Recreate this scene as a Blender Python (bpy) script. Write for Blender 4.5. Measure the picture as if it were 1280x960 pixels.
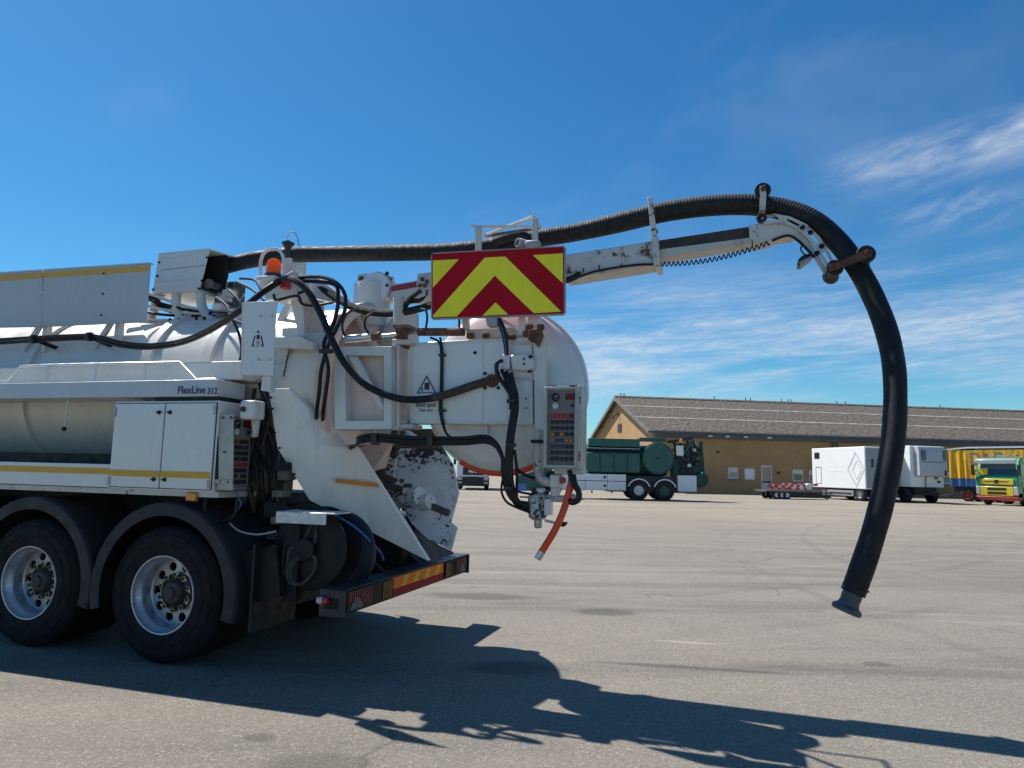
import bpy, bmesh, math, random
from mathutils import Vector, Matrix
random.seed(7)
sc = bpy.context.scene
for o in list(bpy.data.objects): bpy.data.objects.remove(o)
C = sc.collection

# ------------------------------------------------------------------ camera, sky, sun, exposure
F = 887.0; PITCH = math.atan(108/887); ROLL = math.radians(1.3); CAMH = 1.55
fw = Vector((0, math.cos(PITCH), math.sin(PITCH))); up0 = Vector((0, -math.sin(PITCH), math.cos(PITCH))); rt0 = Vector((1, 0, 0))
rt = rt0*math.cos(ROLL)+up0*math.sin(ROLL); up = up0*math.cos(ROLL)-rt0*math.sin(ROLL)
CAM = Vector((0, 0, CAMH))
cam = bpy.data.cameras.new('camera'); cam.sensor_width = 36; cam.lens = F/1280*36; cam.clip_end = 3000; cam.clip_start = .05
camo = bpy.data.objects.new('camera', cam); C.objects.link(camo)
m = Matrix((rt, up, -fw)).transposed().to_4x4(); m.translation = CAM; camo.matrix_world = m
sc.camera = camo
SUN = Vector((-.536, .43, 1.0)).normalized()
sl = bpy.data.lights.new('sun', 'SUN'); sl.energy = 5.0; sl.angle = math.radians(.53); sl.color = (1, .955, .88)
so = bpy.data.objects.new('sun', sl); C.objects.link(so); so.rotation_euler = (-SUN).to_track_quat('-Z', 'Y').to_euler()
sc.view_settings.view_transform = 'Standard'; sc.view_settings.look = 'None'; sc.view_settings.gamma = 1
sc.view_settings.use_curve_mapping = False; sc.view_settings.exposure = 0.50

world = bpy.data.worlds.new('World'); sc.world = world; world.use_nodes = True
wt = world.node_tree; wt.nodes.clear()
class NT:
    def __init__(s, tree): s.t = tree
    def n(s, ty, **kw):
        nd = s.t.nodes.new(ty)
        for k, v in kw.items(): setattr(nd, k, v)
        return nd
    def lk(s, a, b): s.t.links.new(a, b)
    def put(s, sock, v):
        if isinstance(v, bpy.types.NodeSocket): s.lk(v, sock)
        else: sock.default_value = v
    def math(s, op, a, b=None, c=None, clamp=False):
        nd = s.n('ShaderNodeMath', operation=op); nd.use_clamp = clamp
        s.put(nd.inputs[0], a)
        if b is not None: s.put(nd.inputs[1], b)
        if c is not None: s.put(nd.inputs[2], c)
        return nd.outputs[0]
    def ramp(s, v, lo, hi, a=0., b=1., smooth=True):
        nd = s.n('ShaderNodeMapRange'); nd.interpolation_type = 'SMOOTHSTEP' if smooth else 'LINEAR'
        s.put(nd.inputs['Value'], v)
        for k, x in zip(('From Min', 'From Max', 'To Min', 'To Max'), (lo, hi, a, b)): nd.inputs[k].default_value = x
        return nd.outputs[0]
    def noise(s, vec, scale, detail=4, rough=.55, dist=0.):
        nd = s.n('ShaderNodeTexNoise'); s.lk(vec, nd.inputs['Vector'])
        nd.inputs['Scale'].default_value = scale; nd.inputs['Detail'].default_value = detail
        nd.inputs['Roughness'].default_value = rough; nd.inputs['Distortion'].default_value = dist
        return nd.outputs['Fac']
    def mix(s, f, a, b, mode='MIX'):
        nd = s.n('ShaderNodeMix', data_type='RGBA', blend_type=mode); s.put(nd.inputs[0], f)
        for k, x in ((6, a), (7, b)):
            if isinstance(x, tuple): x = (*x[:3], 1)
            s.put(nd.inputs[k], x)
        return nd.outputs[2]
    def xyz(s, x, y, z=0.):
        nd = s.n('ShaderNodeCombineXYZ')
        for i, v in enumerate((x, y, z)): s.put(nd.inputs[i], v)
        return nd.outputs[0]
    def sep(s, v):
        nd = s.n('ShaderNodeSeparateXYZ'); s.lk(v, nd.inputs[0]); return nd.outputs
W = NT(wt)
sky = W.n('ShaderNodeTexSky', sky_type='NISHITA'); sky.sun_disc = False
sky.sun_elevation = math.asin(SUN.z); sky.sun_rotation = math.atan2(SUN.x, SUN.y)
sky.altitude = 0; sky.air_density = 1.0; sky.dust_density = 0.25; sky.ozone_density = 3.0
hs = W.n('ShaderNodeHueSaturation'); hs.inputs['Saturation'].default_value = 1.27; hs.inputs['Value'].default_value = 1.0
W.lk(sky.outputs[0], hs.inputs['Color'])
skyb = W.mix(1., hs.outputs[0], (.72, 1.22, 1.32), 'MULTIPLY')
tc = W.n('ShaderNodeTexCoord'); dx, dy, dz = W.sep(tc.outputs['Generated'])
az = W.math('MULTIPLY', W.math('ARCTAN2', dx, dy), 57.2958); el = W.math('MULTIPLY', W.math('ARCSINE', dz), 57.2958)
def streak(ax, ay, tilt, scale, detail, dist, seed):
    a = W.math('ADD', W.math('MULTIPLY', az, ax), W.math('MULTIPLY', el, ax*tilt)); b = W.math('SUBTRACT', W.math('MULTIPLY', el, ay), W.math('MULTIPLY', az, ay*tilt))
    return W.noise(W.xyz(a, b, seed), scale, detail, .62, dist)
# low bands of thin cirrus
band = W.math('MULTIPLY', W.ramp(el, 2.5, 8), W.ramp(el, 10.5, 17.5, 1, 0))
band = W.math('MULTIPLY', band, W.ramp(az, -9, 9))
s1 = W.ramp(streak(.045, .42, .05, 1.0, 5, .35, 1.3), .34, .70)
s2 = W.ramp(streak(.5, 2.6, .10, 1.0, 3, .4, 5.1), .3, .75)
c1 = W.math('MULTIPLY', W.math('MULTIPLY', band, s1), W.math('ADD', W.math('MULTIPLY', s2, .55), .45))
# the feathery wisp higher up on the right
ew = W.math('SUBTRACT', el, W.math('ADD', 22.6, W.math('MULTIPLY', W.math('SUBTRACT', az, 31), .06)))
wisp = W.math('MULTIPLY', W.ramp(ew, -3.6, .3), W.ramp(ew, .0, 1.7, 1, 0)); wisp = W.math('MULTIPLY', wisp, W.ramp(az, 21, 32))
s3 = W.math('MULTIPLY', W.ramp(streak(.10, .40, .20, 1.0, 5, .25, 9.2), .30, .66), W.ramp(streak(.28, 1.7, .30, 1.0, 5, .35, 4.1), .2, .75, .5, 1.))
c2 = W.math('MULTIPLY', wisp, s3)
wisp2 = W.math('MULTIPLY', W.ramp(W.math('ABSOLUTE', W.math('SUBTRACT', el, 18.2)), 0, 2.0, 1, 0), W.ramp(W.math('ABSOLUTE', W.math('SUBTRACT', az, 33)), 0, 6.5, 1, 0))
c3 = W.math('MULTIPLY', W.math('MULTIPLY', wisp2, W.ramp(streak(.15, .6, .35, 1.0, 5, .4, 3.3), .35, .75)), .5)
veil = W.math('MULTIPLY', W.ramp(streak(.03, .07, .2, 1.0, 4, .3, 7.7), .45, .8), .10)
cl = W.math('ADD', W.math('ADD', W.math('MULTIPLY', c1, .85), W.math('MULTIPLY', c2, .9)), W.math('ADD', c3, veil), clamp=True)
skyc = W.mix(cl, skyb, (8.2, 8.8, 9.6))
bg = W.n('ShaderNodeBackground'); bg.inputs['Strength'].default_value = .0625; W.lk(skyc, bg.inputs['Color'])
wo = W.n('ShaderNodeOutputWorld'); W.lk(bg.outputs[0], wo.inputs['Surface'])

# ------------------------------------------------------------------ pixel helpers (survey of the photograph: a view ray meets a known vertical plane)
def ray(x, y): return fw+rt*((x-640)/F)-up*((y-480)/F)
def gp(x, y, z=0.):
    r = ray(x, y); return CAM+r*((z-CAMH)/r.z)
ANG = math.radians(17.5)
D = Vector((math.cos(ANG), -math.sin(ANG), 0)); N = Vector((math.sin(ANG), math.cos(ANG), 0))
w0 = gp(201, 748, .5); ORG = Vector((w0.x, w0.y, 0))
def T(x, y, n):               # truck coordinates: s to the rear, n to the far side, z up
    r = ray(x, y); t = (n-(CAM-ORG).dot(N))/r.dot(N); p = CAM+r*t-ORG
    return Vector((p.dot(D), n, p.z))
def TS(x, y, s):
    r = ray(x, y); t = (s-(CAM-ORG).dot(D))/r.dot(D); p = CAM+r*t-ORG
    return Vector((s, p.dot(N), p.z))

# ------------------------------------------------------------------ materials
MATS = {}
def mat(name, col, rough=.5, metal=0., var=.0, vscale=6., dirt=0., dcol=(.12, .10, .08), dscale=5., spat=0., scol=(.03, .025, .02), sscale=30., streaks=0., bump=0., bscale=60., coat=0., spec=.5, rust=0., spatz=None, emit=None, trans=0., alpha=None):
    m = bpy.data.materials.new(name); m.use_nodes = True; MATS[name] = m
    t = NT(m.node_tree); b = m.node_tree.nodes['Principled BSDF']
    tc = t.n('ShaderNodeTexCoord'); v = tc.outputs['Object']
    c = None
    base = (*col, 1)
    if var or dirt or spat or streaks or rust:
        c = t.n('ShaderNodeRGB').outputs[0]; c.default_value = base
        if var:
            f = t.ramp(t.noise(v, vscale, 5), .3, .7, 1-var, 1+var)
            nd = t.n('ShaderNodeVectorMath', operation='SCALE'); t.lk(c, nd.inputs[0]); t.lk(f, nd.inputs['Scale']); c = nd.outputs[0]
        if streaks:
            x, y, z = t.sep(v)
            f = t.noise(t.xyz(t.math('MULTIPLY', x, 1), t.math('MULTIPLY', y, 1), t.math('MULTIPLY', z, .06)), 26, 4, .6)
            c = t.mix(t.math('MULTIPLY', t.ramp(f, .5, .78), streaks), c, dcol)
        if dirt:
            f = t.ramp(t.noise(v, dscale, 7, .68, .3), .48, .78)
            c = t.mix(t.math('MULTIPLY', f, dirt), c, dcol)
        if rust:
            f = t.ramp(t.noise(v, dscale*1.7, 8, .7, .5), .62-.3*rust, .68-.2*rust)
            c = t.mix(f, c, (.11, .045, .02))
        if spat:
            f1 = t.noise(v, sscale, 7 if spatz else 3, .68 if spatz else .6, .4 if spatz else 0.); f2 = t.noise(v, 3.2, 3, .6)
            sm_ = t.math('ADD', f1, t.math('MULTIPLY', t.math('SUBTRACT', f2, .5), .9))
            if spatz: sm_ = t.math('ADD', sm_, t.ramp(t.sep(v)[2], spatz[0], spatz[1], 0., spatz[2]))
            f = t.ramp(sm_, .74-.22*spat, .79-.22*spat)
            c = t.mix(f, c, scol)
        t.lk(c, b.inputs['Base Color'])
        rn = t.ramp(t.noise(v, vscale*1.7, 4), .3, .7, max(.03, rough-.10), min(1, rough+.12)); t.lk(rn, b.inputs['Roughness'])
    else:
        b.inputs['Base Color'].default_value = base; b.inputs['Roughness'].default_value = rough
    b.inputs['Metallic'].default_value = metal; b.inputs['Specular IOR Level'].default_value = spec
    if coat: b.inputs['Coat Weight'].default_value = coat; b.inputs['Coat Roughness'].default_value = .08
    if bump:
        bn = t.n('ShaderNodeBump'); bn.inputs['Strength'].default_value = bump; bn.inputs['Distance'].default_value = .01
        t.lk(t.noise(v, bscale, 4, .6), bn.inputs['Height']); t.lk(bn.outputs[0], b.inputs['Normal'])
    if trans: b.inputs['Transmission Weight'].default_value = trans
    if emit: b.inputs['Emission Color'].default_value = (*emit[0], 1); b.inputs['Emission Strength'].default_value = emit[1]
    return m
mat('white_paint', (0.622, 0.622, 0.605), .34, var=.035, vscale=3, dirt=.30, dcol=(.36, .32, .26), dscale=4, streaks=.16, coat=.25)
mat('chute_paint', (.76, .75, .72), .40, var=.04, vscale=3, dirt=.25, dcol=(.40, .35, .28), dscale=4, streaks=.2)
mat('white_clean', (0.655, 0.664, 0.664), .26, var=.02, vscale=2, streaks=.07, dirt=.08, dcol=(.42, .39, .33), coat=.4)
mat('tank_paint', (.66, .645, .60), .38, var=.04, vscale=2.5, dirt=.22, dcol=(.42, .37, .30), dscale=3, streaks=.22, spat=.04, scol=(.25, .21, .17), sscale=70, coat=.15)
mat('warm_bounce_paint', (0.638, 0.504, 0.445), .42, var=.06, vscale=4, dirt=.35, dcol=(.42, .30, .24), dscale=5, streaks=.22)  # white paint tinted pinkish for warm light bounced off the ground
mat('dirty_paint', (0.521, 0.504, 0.462), .45, var=.06, vscale=4, dirt=.65, dcol=(.20, .16, .12), dscale=6, streaks=.3, spat=.2, sscale=40)
mat('chipped_paint', (0.571, 0.563, 0.538), .42, var=.05, vscale=5, dirt=.3, dcol=(.3, .25, .2), rust=.24, dscale=4)
mat('sludge_paint', (.62, .62, .63), .5, var=.06, vscale=6, dirt=.5, dcol=(.10, .085, .065), dscale=4.5, spat=.60, sscale=24, spatz=(1.42, 1.78, .22))
mat('sludge', (.075, .062, .05), .8, var=.3, vscale=12, bump=.8, bscale=40)
mat('rail_paint', (0.487, 0.512, 0.546), .36, var=.03, vscale=3, dirt=.15, dcol=(.3, .3, .3), streaks=.1, coat=.2)
mat('panel_grey', (0.420, 0.449, 0.483), .42, var=.03, vscale=2, streaks=.1, dirt=.08, dcol=(.3, .3, .3))
mat('panel_ghost', (0.427, 0.456, 0.489), .45)
mat('yellow_stripe', (.62, .33, .02), .38, var=.06, vscale=8, dirt=.12)
mat('orange_stripe', (.70, .22, .015), .4, var=.06, vscale=8, dirt=.2)
mat('rubber', (.011, .011, .0115), .55, var=.25, vscale=9, dirt=.3, dcol=(.03, .028, .026), dscale=7, spec=.4)
mat('tyre', (.0105, .0105, .011), .8, var=.2, vscale=8, dirt=.3, dcol=(.022, .02, .018), dscale=5, bump=.3, bscale=90, spec=.25)
mat('hose_rubber', (.009, .009, .0095), .7, var=.3, vscale=14, dirt=.12, dcol=(.07, .063, .056), dscale=9)
mat('sleeve', (.008, .008, .0085), .62, var=.2, vscale=5, dirt=.2, dcol=(.02, .019, .018), dscale=4, spec=.35, bump=.25, bscale=14)
mat('grey_rubber', (.045, .042, .038), .65, var=.3, vscale=15)
mat('cable', (.007, .007, .0075), .45, var=.2, vscale=20, dirt=.12, dcol=(.035, .03, .027), spec=.35)
mat('rusty_cable', (.05, .035, .028), .75, var=.3, vscale=25, dirt=.6, dcol=(.13, .065, .04), dscale=16)
mat('fender_plastic', (.020, .021, .024), .55, var=.12, vscale=4, dirt=.25, dcol=(.035, .033, .03), dscale=6, spec=.35)
mat('black_steel', (.011, .011, .012), .6, var=.25, vscale=6, dirt=.4, dcol=(.03, .025, .02), dscale=6, bump=.2, spec=.3)
mat('bumper_steel', (.020, .022, .026), .5, var=.15, vscale=6, dirt=.25, dcol=(.06, .055, .05))
mat('stainless', (.40, .38, .355), .4, .55, var=.06, vscale=8, dirt=.25, dcol=(.25, .21, .17), streaks=.2)
mat('galvanised', (.50, .53, .57), .4, .7, var=.12, vscale=18)
mat('aluminium', (.62, .62, .62), .36, .7, var=.05, vscale=10, dirt=.22, dcol=(.30, .26, .22), dscale=6)
mat('rim_metal', (.43, .46, .51), .33, .6, var=.05, vscale=8, dirt=.16, dcol=(.22, .20, .18), dscale=6)
mat('hub_metal', (.05, .05, .05), .6, .3, var=.2, vscale=12, dirt=.5, dcol=(.09, .07, .055))
mat('nut_marker', (.48, .50, .20), .45, dirt=.3, dscale=30)
mat('rust', (.13, .06, .032), .85, var=.4, vscale=14, bump=.8, bscale=60, dirt=.5, dcol=(.04, .025, .02))
mat('old_steel', (.16, .14, .125), .55, .5, var=.3, vscale=10, dirt=.5, dcol=(.09, .05, .03))
mat('boom_inner', (.055, .035, .028), .5, .2, var=.35, vscale=9, dirt=.5, dcol=(.12, .06, .035), streaks=.4)
mat('red_retro', (.40, .005, .018), .55, var=.05, vscale=5, spec=.12, streaks=.15, dcol=(.12, .02, .02))
mat('yellow_retro', (.88, .80, .05), .55, var=.04, vscale=5, spec=.12, streaks=.18, dcol=(.42, .36, .05))
mat('red_paint', (.33, .02, .03), .4, dirt=.2)
mat('orange_hose', (.70, .065, .008), .42, var=.12, vscale=20, dirt=.25, dcol=(.2, .04, .02))
def amber_mat():
    m = bpy.data.materials.new('amber'); m.use_nodes = True; t = NT(m.node_tree); b = m.node_tree.nodes['Principled BSDF']; o = m.node_tree.nodes['Material Output']
    b.inputs['Base Color'].default_value = (.85, .20, .01, 1); b.inputs['Roughness'].default_value = .12; b.inputs['Coat Weight'].default_value = .6
    tr = t.n('ShaderNodeBsdfTranslucent'); tr.inputs[0].default_value = (1., .30, .02, 1); mx = t.n('ShaderNodeMixShader'); mx.inputs[0].default_value = .6
    t.lk(b.outputs[0], mx.inputs[1]); t.lk(tr.outputs[0], mx.inputs[2]); t.lk(mx.outputs[0], o.inputs['Surface']); MATS['amber'] = m
mat('amber_lamp', (.75, .25, .02), .2, coat=.5)
mat('red_lens', (.55, .018, .02), .15, coat=.5)
mat('dark_red', (.32, .006, .012), .6, spec=.2)
mat('reflector', (.90, .17, .01), .55, spec=.25)
mat('reflector_yellow', (.80, .42, .01), .55, spec=.25)
mat('clear_lens', (.5, .48, .5), .12, coat=.5)
mat('black_plastic', (.014, .014, .015), .38)
mat('grey_plastic', (.32, .33, .35), .45, dirt=.2)
mat('blue_hose', (.02, .12, .30), .4, var=.1, vscale=20)
mat('navy_drum', (.006, .009, .020), .6, var=.2, vscale=6, dirt=.3, dcol=(.04, .038, .036))
mat('nozzle_metal', (.075, .08, .088), .55, .2, var=.15, vscale=12, dirt=.4, dcol=(.08, .07, .06))
mat('mottled_metal', (.42, .42, .41), .4, .5, var=.2, vscale=20, spat=.75, scol=(.04, .04, .04), sscale=45)
mat('dial', (.62, .62, .58), .3)
mat('dial_mark', (.05, .05, .05), .4)
mat('button_black', (.012, .013, .016), .35)
mat('button_red', (.40, .03, .025), .35)
mat('button_orange', (.45, .17, .03), .35)
mat('button_blue', (.03, .05, .10), .35)
mat('legend_grey', (.10, .098, .095), .5)
mat('panel_dark', (.17, .165, .16), .5, dirt=.2)
mat('print_dark', (.035, .05, .085), .45)
mat('print_black', (.02, .02, .022), .5)
mat('sticker', (0.622, 0.638, 0.655), .4, dirt=.12)
# background kinds
mat('tank_green', (.003, .080, .070), .42, var=.08, vscale=1.5, dirt=.15, dcol=(.01, .05, .045), coat=.2)
mat('dark_green', (.004, .045, .036), .55, var=.2, vscale=3, dirt=.3, dcol=(.012, .02, .018))
mat('truck_white', (.74, .75, .76), .35, var=.03, vscale=1, dirt=.12, dcol=(.45, .42, .38), dscale=1.5)
mat('bg_tyre', (.02, .02, .02), .8, var=.2)
mat('bg_dark', (.022, .022, .024), .55, var=.25, vscale=3)
mat('glass', (.02, .03, .04), .05, coat=.8, spec=.8)
mat('curtain_yellow', (.85, .44, .015), .5, var=.06, vscale=2, dirt=.12, dcol=(.4, .22, .05), dscale=1.5)
mat('curtain_blue', (.03, .12, .34), .5, var=.12, vscale=3, dirt=.3, dcol=(.15, .2, .3), dscale=2)
mat('letter_grey', (.20, .20, .18), .5)
mat('cab_green', (.015, .20, .085), .3, var=.05, vscale=2, coat=.4)
mat('cab_yellow', (.78, .55, .02), .35, coat=.3)
mat('cab_red', (.30, .03, .02), .5, dirt=.4)
mat('visor', (.30, .33, .33), .25, coat=.4)
mat('trailer_white', (.80, .81, .80), .4, var=.02, vscale=.8, dirt=.10, dcol=(.55, .53, .48), dscale=1)
mat('trailer_grey_shade', (.27, .285, .30), .45, var=.03, dirt=.1)  # plain grey on guards and rails, shade colour on the end doors
mat('faint_grey', (.52, .52, .52), .5)
mat('barrier_red', (.50, .045, .035), .5, var=.1)
mat('barrier_white', (.72, .70, .68), .5, var=.06)
mat('window_frame', (.62, .63, .62), .5, dirt=.2)
mat('door_paint', (.50, .55, .62), .45, dirt=.2)
mat('fascia', (.075, .085, .10), .6, var=.12, vscale=1, dirt=.3, dcol=(.14, .13, .12), dscale=1)
mat('barge_board', (.16, .15, .14), .7, var=.2, vscale=1.5)
mat('cab_blue', (.03, .14, .45), .3, coat=.4)
mat('pale_strip', (.27, .245, .215), .85, var=.3, vscale=1.2, dirt=.9, dcol=(.12, .10, .08), dscale=2.5)
amber_mat()
M = MATS

def brick_mat():
    m = bpy.data.materials.new('yellow_brick'); m.use_nodes = True; t = NT(m.node_tree); b = m.node_tree.nodes['Principled BSDF']
    tc = t.n('ShaderNodeTexCoord'); v = tc.outputs['Object']; x, y, z = t.sep(v)
    br = t.n('ShaderNodeTexBrick'); t.lk(t.xyz(t.math('ADD', x, y), z), br.inputs['Vector'])
    br.inputs['Scale'].default_value = 1; br.inputs['Brick Width'].default_value = .24; br.inputs['Row Height'].default_value = .075; br.inputs['Mortar Size'].default_value = .010
    br.inputs['Color1'].default_value = (.46, .27, .115, 1); br.inputs['Color2'].default_value = (.385, .21, .082, 1); br.inputs['Mortar'].default_value = (.38, .28, .17, 1)
    n1 = t.ramp(t.noise(v, .45, 5, .6), .35, .7); c = t.mix(t.math('MULTIPLY', n1, .45), br.outputs['Color'], (.33, .175, .065))
    n2 = t.ramp(t.noise(t.xyz(t.math('MULTIPLY', x, .4), t.math('MULTIPLY', y, .4), t.math('MULTIPLY', z, 2.5)), 1.4, 4, .6), .5, .75); c = t.mix(t.math('MULTIPLY', n2, .3), c, (.54, .35, .15))
    t.lk(c, b.inputs['Base Color']); b.inputs['Roughness'].default_value = .85
    bn = t.n('ShaderNodeBump'); bn.inputs['Strength'].default_value = .5; bn.inputs['Distance'].default_value = .012; t.lk(br.outputs['Fac'], bn.inputs['Height']); bn.invert = True; t.lk(bn.outputs[0], b.inputs['Normal'])
    MATS['yellow_brick'] = m
brick_mat()
def roof_mat():
    m = bpy.data.materials.new('fibre_roof'); m.use_nodes = True; t = NT(m.node_tree); b = m.node_tree.nodes['Principled BSDF']
    tc = t.n('ShaderNodeTexCoord'); x, y, z = t.sep(tc.outputs['Object']); v = t.xyz(x, t.math('MULTIPLY', y, .45), 0.)
    a = t.ramp(t.noise(v, 4.5, 3, .8), .42, .58); c = t.mix(a, (.038, .030, .023), (.135, .113, .090))
    a2 = t.ramp(t.noise(v, 1.1, 6, .7), .5, .68); c = t.mix(t.math('MULTIPLY', a2, .6), c, (.075, .06, .05))
    a3 = t.ramp(t.noise(v, 5.5, 3, .7), .60, .70); c = t.mix(t.math('MULTIPLY', a3, .8), c, (.26, .235, .205))
    t.lk(c, b.inputs['Base Color']); b.inputs['Roughness'].default_value = .9
    MATS['fibre_roof'] = m
roof_mat()

def asphalt_mat():
    m = bpy.data.materials.new('asphalt'); m.use_nodes = True; t = NT(m.node_tree); b = m.node_tree.nodes['Principled BSDF']
    tc = t.n('ShaderNodeTexCoord'); v = tc.outputs['Object']; x, y, z = t.sep(v)
    big = t.ramp(t.noise(v, .12, 5, .6), .3, .7); c = t.mix(big, (0.178, 0.159, 0.132), (0.240, 0.214, 0.177))
    mid = t.ramp(t.noise(v, .9, 6, .65), .35, .7); c = t.mix(t.math('MULTIPLY', mid, .35), c, (0.132, 0.121, 0.106))
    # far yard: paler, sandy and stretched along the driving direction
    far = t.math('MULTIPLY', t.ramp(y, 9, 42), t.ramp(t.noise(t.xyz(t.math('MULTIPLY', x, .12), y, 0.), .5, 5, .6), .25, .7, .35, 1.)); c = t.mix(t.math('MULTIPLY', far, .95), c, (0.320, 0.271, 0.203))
    # long sweeping tyre tracks / resurfacing bands
    wv = t.noise(t.xyz(t.math('MULTIPLY', x, .05), t.math('ADD', t.math('MULTIPLY', y, .55), t.math('MULTIPLY', x, -.03)), 2.), 1.4, 5, .6, .4)
    c = t.mix(t.math('MULTIPLY', t.ramp(wv, .50, .68), .55), c, (0.108, 0.100, 0.090))
    wv2 = t.noise(t.xyz(t.math('MULTIPLY', x, .05), t.math('MULTIPLY', y, .9), 8.), 1.7, 4, .6, .6)
    c = t.mix(t.math('MULTIPLY', t.ramp(wv2, .56, .72), .55), c, (0.320, 0.287, 0.236))
    # aggregate
    vo = t.n('ShaderNodeTexVoronoi'); t.lk(v, vo.inputs['Vector']); vo.inputs['Scale'].default_value = 95
    ch = t.sep(vo.outputs['Color'])[0]
    c = t.mix(t.ramp(ch, .0, .28, .55, 0), c, (0.072, 0.067, 0.060)); c = t.mix(t.ramp(ch, .80, 1., 0, .60), c, (0.368, 0.338, 0.292))
    fg = t.noise(v, 260, 3, .7); c = t.mix(t.ramp(fg, .55, .75, 0, .35), c, (0.336, 0.314, 0.277)); c = t.mix(t.ramp(fg, .25, .45, .35, 0), c, (0.080, 0.075, 0.068))
    # oil and damp stains where they lie
    wob = t.noise(v, 2.2, 5, .65)
    def stain(c, px, py, rx, ry, rot, k, col=(0.056, 0.052, 0.046), soft=.35):
        p = gp(px, py); ca, sa = math.cos(rot), math.sin(rot)
        ux = t.math('SUBTRACT', x, p.x); uy = t.math('SUBTRACT', y, p.y)
        a = t.math('DIVIDE', t.math('ADD', t.math('MULTIPLY', ux, ca), t.math('MULTIPLY', uy, sa)), rx)
        d = t.math('DIVIDE', t.math('SUBTRACT', t.math('MULTIPLY', uy, ca), t.math('MULTIPLY', ux, sa)), ry)
        r = t.math('SQRT', t.math('ADD', t.math('MULTIPLY', a, a), t.math('MULTIPLY', d, d)))
        r = t.math('ADD', r, t.math('MULTIPLY', t.math('SUBTRACT', wob, .5), .9))
        return t.mix(t.math('MULTIPLY', t.ramp(r, 1-soft, 1+soft, 1, 0), k), c, col)
    c = stain(c, 598, 745, .70, .22, 0, .55)
    c = stain(c, 757, 765, .34, .20, 0, .60, soft=.25)
    c = stain(c, 870, 835, .85, .05, -.15, .55)
    c = stain(c, 326, 922, .08, .06, 0, .5)
    c = stain(c, 395, 955, .28, .16, .1, .45)
    c = stain(c, 1095, 830, .12, .08, 0, .5)
    c = stain(c, 640, 835, .35, .2, 0, .6)
    c = stain(c, 1130, 838, 1.3, .16, -.05, .25)
    c = stain(c, 1020, 764, .10, .05, 0, .4)
    c = stain(c, 1250, 722, .8, .12, 0, .3)
    c = stain(c, 860, 803, .25, .03, -.2, .55, (0.400, 0.361, 0.285))
    # tyre marks: arcs left by turning trucks
    def arc(c, cx, cy, r, w, k, col):
        ux = t.math('SUBTRACT', x, cx); uy = t.math('SUBTRACT', y, cy)
        rr = t.math('SQRT', t.math('ADD', t.math('MULTIPLY', ux, ux), t.math('MULTIPLY', uy, uy)))
        d = t.math('ABSOLUTE', t.math('SUBTRACT', t.math('ADD', rr, t.math('MULTIPLY', wob, .12)), r+.06))
        f = t.math('MULTIPLY', t.ramp(d, w*.5, w, 1, 0), t.ramp(t.noise(v, .35, 4, .6), .40, .62))
        return t.mix(t.math('MULTIPLY', f, k), c, col)
    for cx, cy, r, w, k in ((-9, 34, 27.0, .16, .5), (-9, 34, 28.9, .16, .5), (22, 40, 30.5, .14, .45), (22, 40, 32.3, .14, .45), (4, -22, 32.6, .13, .5), (4, -22, 34.4, .13, .5), (-20, 8, 26.0, .12, .35), (30, 10, 24.0, .13, .4), (30, 10, 25.9, .13, .4)):
        c = arc(c, cx, cy, r, w, k*.6, (.095, .09, .083))
    for cx, cy, r, w, k in ((-6, 40, 29.5, .10, .22), (15, 48, 34., .16, .2), (8, -30, 46.0, .2, .2)): c = arc(c, cx, cy, r, w, k, (.38, .345, .29))
    # fine cracks
    vc = t.n('ShaderNodeTexVoronoi', feature='DISTANCE_TO_EDGE'); vc.inputs['Scale'].default_value = .16
    wn = t.n('ShaderNodeTexNoise'); wn.inputs['Scale'].default_value = .5; wn.inputs['Detail'].default_value = 5; t.lk(v, wn.inputs['Vector'])
    va = t.n('ShaderNodeVectorMath', operation='MULTIPLY_ADD'); t.lk(wn.outputs['Color'], va.inputs[0]); va.inputs[1].default_value = (2.5, 2.5, 0); t.lk(v, va.inputs[2]); t.lk(va.outputs[0], vc.inputs['Vector'])
    c = t.mix(t.math('MULTIPLY', t.ramp(vc.outputs['Distance'], .0, .004, 1, 0), .45), c, (0.056, 0.052, 0.045))
    t.lk(c, b.inputs['Base Color']); b.inputs['Roughness'].default_value = .88; b.inputs['Specular IOR Level'].default_value = .3
    bn = t.n('ShaderNodeBump'); bn.inputs['Strength'].default_value = .55; bn.inputs['Distance'].default_value = .006
    t.lk(t.math('ADD', vo.outputs['Distance'], t.math('MULTIPLY', fg, .6)), bn.inputs['Height']); t.lk(bn.outputs[0], b.inputs['Normal'])
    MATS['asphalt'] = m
asphalt_mat()

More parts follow.
